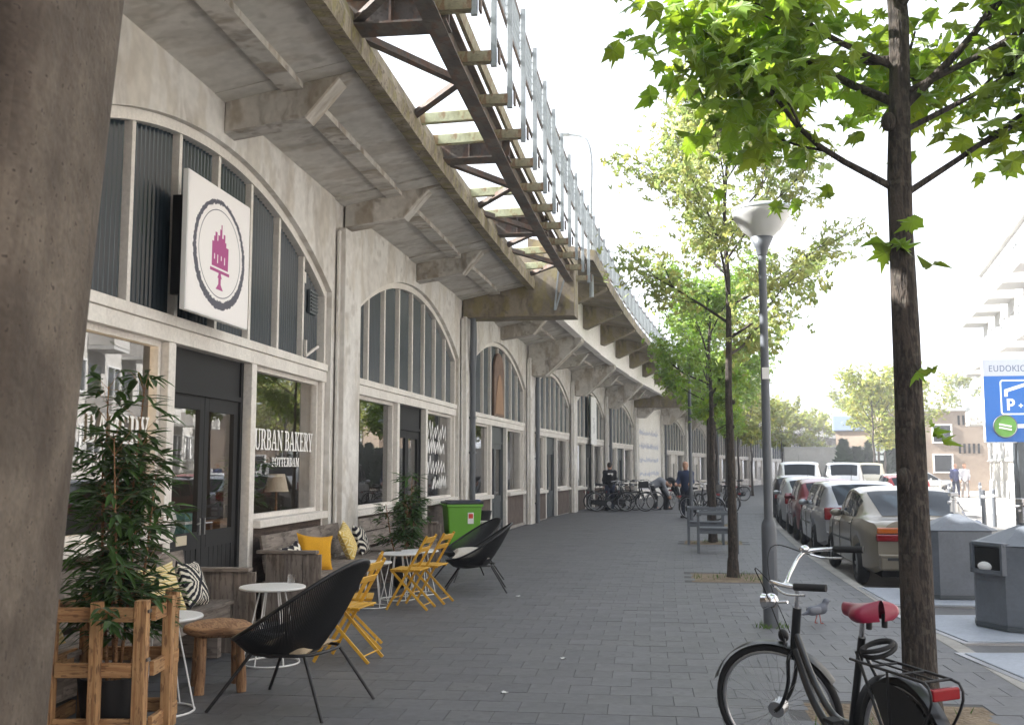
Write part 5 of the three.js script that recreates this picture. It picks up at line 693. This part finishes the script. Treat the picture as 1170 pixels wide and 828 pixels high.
// ---------- waste containers on steel lids ----------
M.container = grainy([96, 101, 108], [84, 88, 95], [104, 109, 116], { T: 1.4, n: 256, streak: 0.4, spots: 0.2, rough: 0.5, bump: 0.0005 }); M.lid = grainy([150, 156, 166], [130, 136, 146], [160, 166, 176], { T: 1.5, n: 256, streak: 0.2, spots: 0.3, rough: 0.55, bump: 0.001 });
function container(label, lidLabel, s, u, turn) {
  const o = thing('waste_container', label, 'container', 'underground waste containers'); const w = 0.36, h = 0.8;
  const sec = [[-w, -0.3], [-0.2, -w - 0.06], [0.2, -w - 0.06], [w, -0.3], [w, 0.3], [0.2, w + 0.06], [-0.2, w + 0.06], [-w, 0.3]].map(p => [p[0] * 1.05, p[1] * 1.05]);
  mesh('body', [poly(sec, h, 0.01).rotateX(-PI / 2).translate(0, h / 2 + 0.03, 0)], M.container, o);
  const roof = []; const pos = []; sec.forEach((a, i) => { const b = sec[(i + 1) % sec.length]; pos.push(a[0] * 1.03, h + 0.03, -a[1] * 1.03, b[0] * 1.03, h + 0.03, -b[1] * 1.03, b[0] * 0.1, h + 0.22, -b[1] * 0.1, a[0] * 1.03, h + 0.03, -a[1] * 1.03, b[0] * 0.1, h + 0.22, -b[1] * 0.1, a[0] * 0.1, h + 0.22, -a[1] * 0.1); }); const rg = new THREE.BufferGeometry(); rg.setAttribute('position', new THREE.Float32BufferAttribute(pos, 3)); rg.computeVertexNormals();
  const rf = mesh('roof', [rg], M.container, o); mesh('lifting_hook', [bar(V(0, h + 0.24, 0), V(0, h + 0.4, 0), 0.045, 0.045, 12), bar(V(-0.09, h + 0.4, 0), V(0.09, h + 0.4, 0), 0.018), bar(V(0, h + 0.4, 0), V(0, h + 0.48, 0), 0.02), bar(V(0, h + 0.36, -0.07), V(0, h + 0.36, 0.07), 0.02), bx(0.1, 0.05, 0.1, 0, h + 0.46, 0, 0.01)], M.steel, rf);
  const hp = mesh('hopper', [bx(0.46, 0.04, 0.1, 0, h + 0.035, -w - 0.06, 0.01), bx(0.03, 0.3, 0.07, -0.21, h - 0.11, -w - 0.09), bx(0.03, 0.3, 0.07, 0.21, h - 0.11, -w - 0.09), bx(0.44, 0.04, 0.07, 0, h - 0.24, -w - 0.09)], M.container, o); mesh('opening', [bx(0.38, 0.22, 0.02, 0, h - 0.11, -w - 0.082)], M.darkGap, hp); mesh('stuffed_bag', [sp(0.06, 0.05, h - 0.19, -w - 0.09, 1.6, 0.8, 0.8, 10)], M.whiteMatt, hp);
  mesh('base_band', [poly(sec.map(p => [p[0] * 1.02, p[1] * 1.02]), 0.05).rotateX(-PI / 2).translate(0, 0.03, 0)], M.greyPaint, o); place(o, s, u, 0.022, turn);
  const p = thing('access_hatch', lidLabel, 'hatch', 'steel hatches under the containers'); mesh('lid_plate', [bx(1.7, 0.05, 1.75, 0, -0.006, 0, 0.008)], M.lid, p); mesh('lid_frame', [bx(1.84, 0.03, 0.06, 0, -0.006, 0.91), bx(1.84, 0.03, 0.06, 0, -0.006, -0.91), bx(0.06, 0.03, 1.76, 0.89, -0.006, 0), bx(0.06, 0.03, 1.76, -0.89, -0.006, 0)], M.steel, p); place(p, s, u - 0.1, 0.0, turn * 0.3); return o;
}
container('nearer grey waste container with stuffed slot at the right edge', 'pale steel lid in the pavement under the nearer waste container', 11.3, 7.95, 0.42);
container('farther grey waste container behind the maple trunk', 'pale steel lid in the pavement under the farther waste container', 13.9, 7.95, 0.05);
{ const p = thing('access_hatch', 'pale steel lid without a container, cut by the right edge', 'hatch', 'steel hatches under the containers'); mesh('lid_plate', [bx(1.7, 0.05, 1.75, 0, -0.006, 0, 0.008)], M.lid, p); mesh('lid_frame', [bx(1.84, 0.03, 0.06, 0, -0.006, 0.91), bx(1.84, 0.03, 0.06, 0, -0.006, -0.91), bx(0.06, 0.03, 1.76, 0.89, -0.006, 0), bx(0.06, 0.03, 1.76, -0.89, -0.006, 0)], M.steel, p); place(p, 8.9, 7.85, 0, 0.12); }
{ // paved bay that carries the containers
  struct('container_bay', [grid(8, 1, (a, b) => B(lerp(4, 14.6, a), lerp(9.4, 6.9, b), -0.012)), grid(8, 1, (a, b) => B(lerp(4, 14.6, a), 9.4, lerp(-0.13, -0.012, b))), grid(1, 1, (a, b) => B(14.6, lerp(6.9, 9.4, a), lerp(-0.13, -0.012, b)))], M.pave); }
// ---------- cars: local x forward (away from the camera), z to the right ----------
const paint = (r, g, b) => phy({ color: rgb(r, g, b), roughness: 0.32, metalness: 0.5, clearcoat: 0.8, clearcoatRoughness: 0.04 });
M.carGlass = phy({ color: rgb(0.012, 0.018, 0.024), roughness: 0.03, ior: 1.4 });
M.tail = phy({ color: rgb(0.17, 0.004, 0.007), roughness: 0.15, clearcoat: 1 }); M.amber = phy({ color: rgb(0.38, 0.09, 0.006), roughness: 0.15, clearcoat: 1 }); M.trim = mat({ color: rgb(0.03, 0.03, 0.032), roughness: 0.6 }); M.plate = mat({ color: rgb(0.62, 0.45, 0.04), roughness: 0.5 });
const interp = (pts, x) => { if (x <= pts[0][0]) return pts[0][1]; for (let i = 1; i < pts.length; i++) if (x <= pts[i][0]) { const t = (x - pts[i - 1][0]) / (pts[i][0] - pts[i - 1][0]); const e = t * t * (3 - 2 * t) * 0.5 + t * 0.5; return lerp(pts[i - 1][1], pts[i][1], e); } return pts[pts.length - 1][1]; };
function carBody({ L, W, deck, roof, wheels, wr = 0.31, y0 = 0.24 }) {
  const N = 84, S = [];
  const half = x => W / 2 * (1 - 0.16 * Math.abs(x / (L / 2)) ** 7 - 0.03 * (x / (L / 2)) ** 2);
  const section = x => { const w = half(x), b = interp(deck, x), r = Math.max(b, interp(roof, x)), t = clamp((r - b) / 0.35, 0, 1); let yb = y0; for (const xw of wheels) { const d = Math.abs(x - xw), R = wr + 0.055; if (d < R) yb = Math.max(yb, wr + Math.sqrt(R * R - d * d)); } const end = ss(L / 2 - 0.28, L / 2, Math.abs(x)); yb = Math.max(yb, y0 + 0.06 * end);
    const g0 = w * lerp(0.86, 0.94, t), y = h => Math.max(yb + 0.002, h);
    return [[w * 0.9, yb], [w * 0.985, y(yb + 0.06)], [w * 0.998, y(lerp(yb, b, 0.4))], [w, y(b - 0.2)], [w * 0.985, y(b - 0.07)], [w * 0.955, y(b - 0.012)], [g0, b + 0.004], [g0 * lerp(0.9, 0.93, t), b + (r - b) * 0.5 + 0.006], [g0 * lerp(0.78, 0.83, t), r - 0.055 * t + 0.008], [g0 * lerp(0.7, 0.74, t), r - 0.02 * t + 0.01], [g0 * 0.45, r + 0.014], [0, r + 0.02]]; };
  for (let i = 0; i <= N; i++) { const x = lerp(-L / 2, L / 2, i / N); S.push([x, section(x)]); }
  const M_ = S[0][1].length, pos = [], ix = []; const full = S.map(([x, s]) => [...s.map(p => [x, p[1], p[0]]), ...s.slice(0, -1).reverse().map(p => [x, p[1], -p[0]])]); const C = full[0].length;
  full.forEach(r => r.forEach(p => pos.push(...p))); for (let i = 0; i < N; i++) for (let k = 0; k < C - 1; k++) { const a = i * C + k, b = a + 1, c = a + C, d = c + 1; ix.push(a, c, d, a, d, b); }
  const g = new THREE.BufferGeometry(); g.setAttribute('position', new THREE.Float32BufferAttribute(pos, 3)); g.setIndex(ix); g.computeVertexNormals();
  const caps = [0, N].map(i => { const r = full[i], p = []; const c = [r[0][0] + (i ? 0.03 : -0.03), (r[0][1] + r[M_ - 1][1]) / 2, 0]; for (let k = 0; k < C; k++) { const a = r[k], b = r[(k + 1) % C]; p.push(...c, ...(i ? b : a), ...(i ? a : b)); } const q = new THREE.BufferGeometry(); q.setAttribute('position', new THREE.Float32BufferAttribute(p, 3)); q.computeVertexNormals(); return q; });
  return { geo: [toCreasedNormals(g, 0.6), ...caps], section, half };
}
function car(label, spec, pm, { cat = 'car', tailLights = 'corner', plateM = M.plate, spare = false, group = 'cars parked along the kerb' } = {}) {
  const { L, W, deck, roof, wheels, wr = 0.31 } = spec, b = carBody(spec), o = thing('parked_' + cat, label, cat, group);
  const bd = mesh('body', b.geo, pm, o), pt = (x, k, f, z) => { const s = b.section(x), a = s[k], c = s[Math.min(k + 1, s.length - 1)]; return V(x, lerp(a[1], c[1], f) + 0.002, z * (lerp(a[0], c[0], f) + 0.006)); };
  for (const [x0, x1] of spec.side) for (const z of [-1, 1]) mesh('side_window', [grid(14, 4, (p, q) => { const x = lerp(x0, x1, p), v = lerp(0.1, 1.86, z > 0 ? q : 1 - q); return pt(x, 6 + Math.floor(v), v % 1, z); })], M.carGlass, o);
  const across = (x0, x1, kk = 0.88) => grid(8, 12, (p, q) => { const x = lerp(x0, x1, p), s = b.section(x), t = (q - 0.5) * 2 * kk, az = Math.abs(t), w = s[8][0]; const zz = w * az; let y = s[11][1]; for (let k = 8; k < 11; k++) if (zz <= s[k][0] && zz >= s[k + 1][0]) { const f = (zz - s[k + 1][0]) / Math.max(1e-4, s[k][0] - s[k + 1][0]); y = lerp(s[k + 1][1], s[k][1], f); } return V(x, y + 0.006, -Math.sign(t || 1) * zz); });
  mesh('rear_window', [across(...spec.rearGlass)], M.carGlass, o); mesh('windscreen', [across(...spec.frontGlass)], M.carGlass, o);
  for (const x of wheels) for (const z of [-1, 1]) { const zc = z * (W / 2 - 0.085), t = mesh('wheel', [mv(new THREE.TorusGeometry(wr - 0.085, 0.085, 10, 26).scale(1, 1, 1.05), x, wr, zc)], M.rubber, o); const rg = [mv(new THREE.CylinderGeometry(wr - 0.13, wr - 0.13, 0.02, 22), x, wr, zc + z * 0.045, PI / 2)]; mesh('brake_disc', [mv(new THREE.CylinderGeometry(wr - 0.1, wr - 0.1, 0.06, 18), x, wr, zc + z * 0.012, PI / 2)], M.steel, t); const sp_ = []; for (let k = 0; k < 7; k++) { const a = k / 7 * 2 * PI; sp_.push(sq(V(x + Math.cos(a) * 0.03, wr + Math.sin(a) * 0.03, zc + z * 0.06), V(x + Math.cos(a) * (wr - 0.11), wr + Math.sin(a) * (wr - 0.11), zc + z * 0.055), 0.016, 0.045)); } sp_.push(mv(new THREE.TorusGeometry(wr - 0.115, 0.014, 6, 26), x, wr, zc + z * 0.055)); mesh('rim', sp_, M.steel, t); }
  const rx = -L / 2, w = b.half(rx), by = interp(deck, rx);
  mesh('bumper', [bx(0.16, 0.2, w * 2 - 0.02, rx - 0.01, 0.4, 0, 0.04), bx(0.17, 0.05, w * 2 + 0.0, rx - 0.015, 0.5, 0, 0.015)], spec.darkBumper ? M.trim : pm, o); mesh('bumper_strip', [bx(0.02, 0.035, w * 1.7, rx - 0.098, 0.46, 0, 0.006)], M.trim, o);
  for (const z of [-1, 1]) { const ly = spec.lightY ?? by - 0.16, lh = spec.lightH ?? 0.17, lw = spec.lightW ?? 0.36; if (spec.amber) { mesh('tail_light', [bx(0.1, lh * 0.52, lw, rx + 0.0, ly - lh * 0.24, z * (w - lw / 2 + 0.03), 0.02)], M.tail, o); mesh('indicator', [bx(0.1, lh * 0.44, lw * 0.96, rx + 0.004, ly + lh * 0.26, z * (w - lw / 2 + 0.025), 0.02)], M.amber, o); } else mesh('tail_light', [bx(0.1, lh, lw, rx + 0.0, ly, z * (w - lw / 2 + 0.03), 0.025)], M.tail, o); mesh('headlight', [bx(0.12, 0.14, 0.34, L / 2 - 0.09, interp(deck, L / 2) - 0.1, z * (w - 0.2), 0.03)], M.steel, o); const mx = spec.frontGlass[0] - 0.02; mesh('mirror', [sp(0.075, mx, interp(deck, mx) + 0.06, z * (W / 2 + 0.02), 0.8, 0.85, 1.3, 10)], pm, o); }
  mesh('number_plate', [bx(0.012, 0.11, 0.5, rx - 0.045, spec.plateY ?? 0.66, 0, 0.003)], plateM, o);
  const seam = []; for (const x of spec.doors) for (const z of [-1, 1]) seam.push(tube([1, 2, 3, 4, 5].map(k => pt(x + (k < 3 ? 0.02 : 0), k, 0, z)), 0.004, 10, 4)); mesh('door_seam', seam, M.darkGap, o);
  for (const x of spec.handles) for (const z of [-1, 1]) { const q = pt(x, 4, 0.2, z); mesh('door_handle', [bx(0.16, 0.03, 0.03, q.x, q.y - 0.02, q.z, 0.01)], pm, o); }
  mesh('underbody', [bx(L - 0.5, 0.16, W - 0.5, 0, 0.26, 0)], M.darkGap, o); mesh('side_strip', [-1, 1].map(z => tube([wheels[0] + 0.45, 0, wheels[1] - 0.45].map(x => pt(x, 2, 0.4, z)), 0.016, 12, 5)), M.trim, o);
  if (spec.wiper) mesh('rear_wiper', [bar(V(rx + 0.1, interp(deck, rx) + 0.1, 0.02), V(rx + 0.2, interp(deck, rx) + 0.26, 0.3), 0.007)], M.trim, o); mesh('aerial', [bar(V(-0.6, interp(roof, -0.6), 0), V(-0.8, interp(roof, -0.6) + 0.28, 0), 0.004)], M.trim, o);
  return o;
}
const sedan = { L: 4.5, W: 1.75, deck: [[-2.25, 0.86], [-2.1, 0.96], [-1.55, 1.0], [-0.5, 0.95], [0.9, 0.93], [1.3, 0.92], [2.0, 0.8], [2.25, 0.66]], roof: [[-1.62, 0.98], [-0.75, 1.38], [-0.2, 1.43], [0.25, 1.41], [1.15, 0.93]], wheels: [-1.28, 1.4], side: [[-1.0, -0.5], [-0.46, 0.12], [0.2, 0.85]], rearGlass: [-1.52, -0.82], frontGlass: [0.42, 1.08], doors: [-0.95, 0.16, 1.0], handles: [-0.75, 0.35], amber: true, lightY: 0.8, lightH: 0.2, lightW: 0.44, plateY: 0.68 };
const wagon = { L: 4.35, W: 1.72, deck: [[-2.17, 0.9], [-2.0, 0.95], [0.9, 0.93], [1.9, 0.82], [2.17, 0.66]], roof: [[-2.16, 0.93], [-1.86, 1.4], [-1.4, 1.46], [0.2, 1.44], [1.1, 0.93]], wheels: [-1.25, 1.35], side: [[-1.75, -1.05], [-0.98, -0.1], [-0.02, 0.8]], rearGlass: [-2.1, -1.88], frontGlass: [0.4, 1.04], doors: [-1.02, -0.05, 0.98], handles: [-0.8, 0.15], lightY: 0.86, lightH: 0.24, lightW: 0.34, wiper: true, plateY: 0.62 };
const hatch = { L: 3.8, W: 1.66, deck: [[-1.9, 0.88], [-1.78, 0.94], [0.9, 0.93], [1.6, 0.82], [1.9, 0.64]], roof: [[-1.88, 0.92], [-1.42, 1.38], [-0.9, 1.45], [0.2, 1.44], [1.1, 0.93]], wheels: [-1.15, 1.25], wr: 0.29, side: [[-1.35, -0.75], [-0.68, 0.0], [0.08, 0.82]], rearGlass: [-1.8, -1.46], frontGlass: [0.4, 1.04], doors: [-0.7, 0.04, 0.95], handles: [-0.5, 0.2], lightY: 0.88, lightH: 0.3, lightW: 0.24, wiper: true, plateY: 0.6 };
const van = { L: 4.7, W: 1.84, deck: [[-2.35, 1.08], [1.3, 1.08], [1.9, 0.98], [2.35, 0.72]], roof: [[-2.34, 1.2], [-2.2, 1.82], [-1.8, 1.92], [0.9, 1.9], [1.3, 1.78], [2.0, 0.98]], wheels: [-1.4, 1.5], wr: 0.33, side: [[-2.0, -0.75], [-0.65, 0.5], [0.6, 1.35]], rearGlass: [-2.31, -2.2], frontGlass: [1.35, 1.9], doors: [-0.7, 0.55, 1.5], handles: [-0.4, 0.75], lightY: 0.95, lightH: 0.4, lightW: 0.16, plateY: 0.62, wiper: true };
const park = (o, s, u, y = -0.12, t = 0) => place(o, s, u, y, t);
park(car('champagne sedan with amber and red tail lights, nearest parked car', sedan, paint(0.25, 0.22, 0.17)), 17.8, 8.03);
park(car('silver estate car parked ahead of the champagne sedan', wagon, paint(0.34, 0.35, 0.37)), 23.1, 8.0);
park(car('dark red hatchback parked third along the kerb', hatch, paint(0.16, 0.012, 0.02)), 27.4, 7.95);
park(car('silver hatchback parked ahead of the dark red one', hatch, paint(0.45, 0.46, 0.48)), 32.0, 7.85);
park(car('black estate car parked fifth along the kerb', wagon, paint(0.012, 0.012, 0.014)), 36.9, 7.75);
park(car('tall white van parked along the kerb beyond the cars', van, paint(0.72, 0.72, 0.72), { cat: 'van' }), 42.6, 8.0); park(car('second white van, seen past the roof of the first', van, paint(0.7, 0.7, 0.7), { cat: 'van' }), 49.6, 9.9); park(car('cream van farther along the kerb', van, paint(0.62, 0.58, 0.48), { cat: 'van' }), 57, 11.2); park(car('distant silver car at the end of the parked row', hatch, paint(0.5, 0.5, 0.52)), 64, 11.6);
park(car('bright red hatchback across the street, left of the maple trunk', hatch, paint(0.4, 0.02, 0.02), { group: 'cars across the street' }), 40.5, 11.6); park(car('white estate car across the street behind the red hatchback', wagon, paint(0.72, 0.72, 0.72), { group: 'cars across the street' }), 46.5, 12.0);
park(car('white car side-on before the tan brick building', hatch, paint(0.75, 0.75, 0.75), { group: 'cars across the street' }), 68, 14.2, -0.1, -1.4);
// ---------- parking sign ----------
{
  const o = thing('parking_sign', 'large blue parking sign on a dark post at the right edge', 'sign'), N = 512, cv = document.createElement('canvas'); cv.width = N; cv.height = N; const x = cv.getContext('2d');
  x.fillStyle = '#1c63b2'; x.fillRect(0, 0, N, N); x.fillStyle = '#b4bac6'; x.fillRect(0, 0, N, 104); x.fillStyle = '#46546f'; x.font = '52px sans-serif'; x.fillText('EUDOKIOL', 30, 76); x.fillStyle = '#6fae3a'; x.fillRect(290, 62, 46, 10);
  x.strokeStyle = '#fff'; x.lineWidth = 9; x.beginPath(); x.roundRect(98, 132, 330, 208, 14); x.stroke(); x.lineWidth = 20; x.beginPath(); x.moveTo(128, 232); x.lineTo(128, 196); x.lineTo(262, 152); x.lineTo(398, 196); x.lineTo(398, 232); x.stroke();
  x.fillStyle = '#fff'; x.font = 'bold 100px sans-serif'; x.fillText('P', 122, 318); x.font = 'bold 56px sans-serif'; x.fillText('+', 196, 308); x.beginPath(); x.arc(274, 236, 13, 0, 7); x.fill(); x.lineWidth = 15; x.lineCap = 'round'; for (const l of [[274, 254, 268, 288], [268, 288, 250, 322], [268, 288, 292, 320], [272, 258, 248, 282], [272, 258, 298, 280]]) { x.beginPath(); x.moveTo(l[0], l[1]); x.lineTo(l[2], l[3]); x.stroke(); }
  x.fillRect(168, 402, 330, 24); const t = new THREE.CanvasTexture(cv); t.colorSpace = THREE.SRGBColorSpace;
  mesh('board', [bx(0.1, 1.84, 1.84, 0, 3.06, 0, 0.015)], M.white, o); mesh('printed_face', keep(mv(new THREE.PlaneGeometry(1.8, 1.8), -0.053, 3.06, 0, 0, -PI / 2)), mat({ map: t, roughness: 0.45 }), o);
  const bd = mesh('green_badge', [mv(new THREE.CylinderGeometry(0.235, 0.235, 0.02, 32), -0.066, 2.5, -0.5, 0, 0, PI / 2)], mat({ color: rgb(0.12, 0.32, 0.05), roughness: 0.5 }), o); mesh('badge_ring', [mv(new THREE.TorusGeometry(0.24, 0.014, 6, 36), -0.07, 2.5, -0.5, 0, PI / 2)], M.pipe, bd); mesh('badge_bars', [0, 1].map(k => mv(bx(0.006, 0.035, 0.26, 0, 0, 0), -0.079, 2.52 - k * 0.07, -0.5, 0.2)), M.whiteMatt, bd);
  mesh('post', [bx(0.34, 2.16, 0.55, 0.1, 1.08, 0.0, 0.02)], M.greyPaint, o); const p = [8.36, 0, -23.6]; o.position.set(...p); o.rotation.y = PI / 2 - 0.02;
}
// bollards and low street furniture
{
  const o = thing('bollard', 'grey bollard left of the parking sign post, nearer of the pair', 'bollard', 'grey bollards'); mesh('post', [bar(V(0, -0.1, 0), V(0, 0.95, 0), 0.06, 0.06, 12)], M.pipe, o); mesh('cap', [sp(0.06, 0, 0.95, 0, 1, 0.6, 1, 12)], M.pipe, o); mesh('band', [mv(new THREE.CylinderGeometry(0.062, 0.062, 0.07, 12), 0, 0.8, 0)], M.white, o); place(o, 31.7, 12.6);
  [[32.8, 13.1, 'grey bollard left of the parking sign post, farther of the pair'], [45.4, 13.8, 'grey bollard right behind the maple trunk on the sunny pavement'], [47.9, 15.3, 'grey bollard near the walking people']].forEach(([s, u, l]) => place(dup(o, l), s, u));
  const b = thing('low_bench', 'pale low slab bench behind the nearer waste container', 'bench'); mesh('slab', [bx(0.6, 0.12, 2.2, 0, 0.45, 0, 0.02)], M.farPave, b); for (const z of [-0.8, 0.8]) mesh('support', [bx(0.4, 0.42, 0.2, 0, 0.2, z)], M.greyPaint, b); place(b, 21.6, 13.3, -0.12);
  [[66, 11.9, 3.0, 'small round traffic sign on a post before the cypresses'], [71, 13.2, 3.4, 'thin post with a small white sign before the cypress hedge']].forEach(([s, u, h, l], k) => { const q = thing('traffic_sign', l, 'sign'); mesh('post', [bar(V(0, -0.1, 0), V(0, h, 0), 0.035)], M.galv, q); mesh('sign_plate', k ? [bx(0.03, 0.5, 0.5, -0.04, h - 0.2, 0, 0.01)] : [mv(new THREE.CylinderGeometry(0.36, 0.36, 0.02, 24), -0.05, h - 0.3, 0, 0, 0, PI / 2), bx(0.02, 0.3, 0.5, -0.05, h - 0.85, 0)], M.galv, q); place(q, s, u); });
}
// ---------- buildings ----------
M.cream = grainy([190, 186, 180], [168, 162, 155], [198, 195, 190], { T: 5, n: 256, streak: 0.2, spots: 0.15 }); M.tan = grainy([152, 135, 119], [134, 118, 104], [162, 146, 130], { T: 2.5, n: 256, streak: 0.1, spots: 0.5 }); M.greyTrim = mat({ color: rgb(0.5, 0.49, 0.47), roughness: 0.7 }); M.winGlass = phy({ color: rgb(0.03, 0.035, 0.04), roughness: 0.05, clearcoat: 1, clearcoatRoughness: 0.03 });
M.brickRed = grainy([168, 152, 140], [140, 124, 112], [182, 168, 156], { T: 2, n: 256, streak: 0.1, spots: 0.4 });
function apartments(label, s0, s1, u, wallM, floors = 4) { // local x along the street, front faces -z
  const L = s1 - s0, n = Math.round(L / 4.4), o = thing('apartment_block', label, 'building', 'apartment blocks across the street'), H = 1.2 + floors * 2.9;
  mesh('wall', [bx(L, H, 9, 0, H / 2, 4.5)], wallM, o); mesh('roof', [bx(L + 0.4, 0.25, 9.4, 0, H + 0.125, 4.5, 0.03)], M.greyTrim, o); mesh('plinth', [bx(L - 0.1, 0.9, 0.06, 0, 0.45, -0.03)], M.greyTrim, o);
  const wf = ready([bx(1.9, 0.08, 0.1, 0, 0.72, 0), bx(1.9, 0.08, 0.1, 0, -0.72, 0), bx(0.08, 1.36, 0.1, -0.91, 0, 0), bx(0.08, 1.36, 0.1, 0.91, 0, 0), bx(0.06, 1.36, 0.08, 0.1, 0, 0)]), wp = ready(bx(1.8, 1.38, 0.02, 0, 0, 0.02)), ws = ready(bx(2.0, 0.07, 0.2, 0, -0.8, -0.02)), slab = ready(bx(2.1, 0.16, 1.2, 0, 0, -0.6, 0.01)), front = ready([bx(2.1, 0.62, 0.05, 0, 0.42, -1.17), bx(0.05, 0.62, 1.1, -1.02, 0.42, -0.6), bx(0.05, 0.62, 1.1, 1.02, 0.42, -0.6)]), rail = ready([bx(2.14, 0.04, 0.04, 0, 0.98, -1.17), ...[-1, -0.5, 0, 0.5, 1].map(x => bx(0.03, 0.25, 0.03, x, 0.85, -1.17))]), bd = ready(bx(1.6, 2.1, 0.04, 0, 1.13, -0.01)), curt = ready([bx(0.4, 1.3, 0.01, -0.6, 0, -0.002), bx(0.3, 1.3, 0.01, 0.65, 0, -0.002)]);
  for (let f = 0; f < floors; f++) for (let k = 0; k < n; k++) { const x = -L / 2 + (k + 0.5) * L / n, y = 1.2 + f * 2.9 + 1.55;
    const w = mesh('window', wf, M.white, o); w.position.set(x - 1.05, y, -0.03); mesh('pane', wp, M.winGlass, w); mesh('sill', ws, M.greyTrim, w); if ((f * 7 + k * 3) % 4 === 0) mesh('curtain', curt, M.whiteMatt, w);
    if (f > 0) { const b = mesh('balcony', slab, M.greyTrim, o); b.position.set(x + 1.1, y - 1.6, 0); mesh('parapet', front, wallM, b); mesh('handrail', rail, M.galv, b); mesh('balcony_door', bd, M.winGlass, b); } else { const q = mesh('window', wf, M.white, o); q.position.set(x + 1.1, y, -0.03); mesh('pane', wp, M.winGlass, q); mesh('sill', ws, M.greyTrim, q); } }
  place(o, (s0 + s1) / 2, u); return o;
}
apartments('white four-storey apartment block with balconies above the parking sign', 44, 67, 18.2, M.cream); apartments('cream apartment block across the street, mirrored in the bakery glass', 9, 36, 18.5, M.cream); apartments('brownish apartment block across the street, nearest the camera, mirrored in the glass', -24, 6, 18.5, M.brickRed);
{ // tan brick building at the end of the street
  const o = thing('tan_building', 'flat-roofed tan brick building at the end of the street', 'building'); mesh('wall', [bx(12, 5.5, 8, 0, 2.75, 4)], M.tan, o); mesh('roof_edge', [bx(12.3, 0.2, 8.3, 0, 5.58, 4)], M.greyTrim, o);
  const fr = ready([bx(1.3, 0.09, 0.1, 0, 0.6, 0), bx(1.3, 0.09, 0.1, 0, -0.6, 0), bx(0.09, 1.11, 0.1, -0.6, 0, 0), bx(0.09, 1.11, 0.1, 0.6, 0, 0)]), pn = ready(bx(1.15, 1.15, 0.02, 0, 0, 0.03)), sl = ready(bx(0.14, 0.65, 0.03, 0, 0, 0));
  for (const x of [2.1, 5.2]) for (const y of [1.95, 3.95]) { const w = mesh('window', fr, M.white, o); w.position.set(x, y, -0.04); mesh('pane', pn, M.winGlass, w); }
  for (const y of [2.95, 4.85]) for (let k = 0; k < 5; k++) mesh('vent_slit', sl, M.darkGap, o).position.set(1.0 - k * 0.3, y, -0.012); o.position.set(22.4, -0.1, -73); o.rotation.y = PI - 0.06;
  const hl = thing('blue_roof_hall', 'low hall with blue roof behind the yellow-green trees', 'building'); mesh('wall', [bx(12, 4.2, 8, 0, 2.1, 0)], M.tan, hl); mesh('roof', [bx(12.4, 1.2, 8.4, 0, 4.8, 0, 0.1)], mat({ color: rgb(0.2, 0.26, 0.36), roughness: 0.6 }), hl); place(hl, 88, 12.5);
  const gw = thing('garden_wall', 'pale rendered wall behind the far vans', 'wall'); mesh('wall', [bx(9, 2.9, 0.3, 0, 1.45, 0)], M.cream, gw); mesh('coping', [bx(9.1, 0.1, 0.4, 0, 2.95, 0)], M.greyTrim, gw); place(gw, 78, 9.6, 0, -1.2);
}
// ---------- litter ----------
[[9.0, 3.42, 0.4, 'small white paper scrap on the paving in the open foreground'], [7.6, 3.1, 1.2, 'tiny white paper scrap nearest the camera'], [13.2, 2.5, 2.0, 'white paper scrap beside the far black lounge chair']].forEach(([s, u, t, l], k) => { const r = rng(300 + k), o = tag(mesh('paper_scrap', [grid(4, 4, (a, b) => V((a - 0.5) * 0.06 * (1 - 0.3 * b), 0.004 + 0.012 * r(), (0.5 - b) * 0.04))], M.whiteMatt), l, 'litter', 'paper scraps on the paving'); place(o, s, u, 0, t); });
renderer.render(scene, camera);
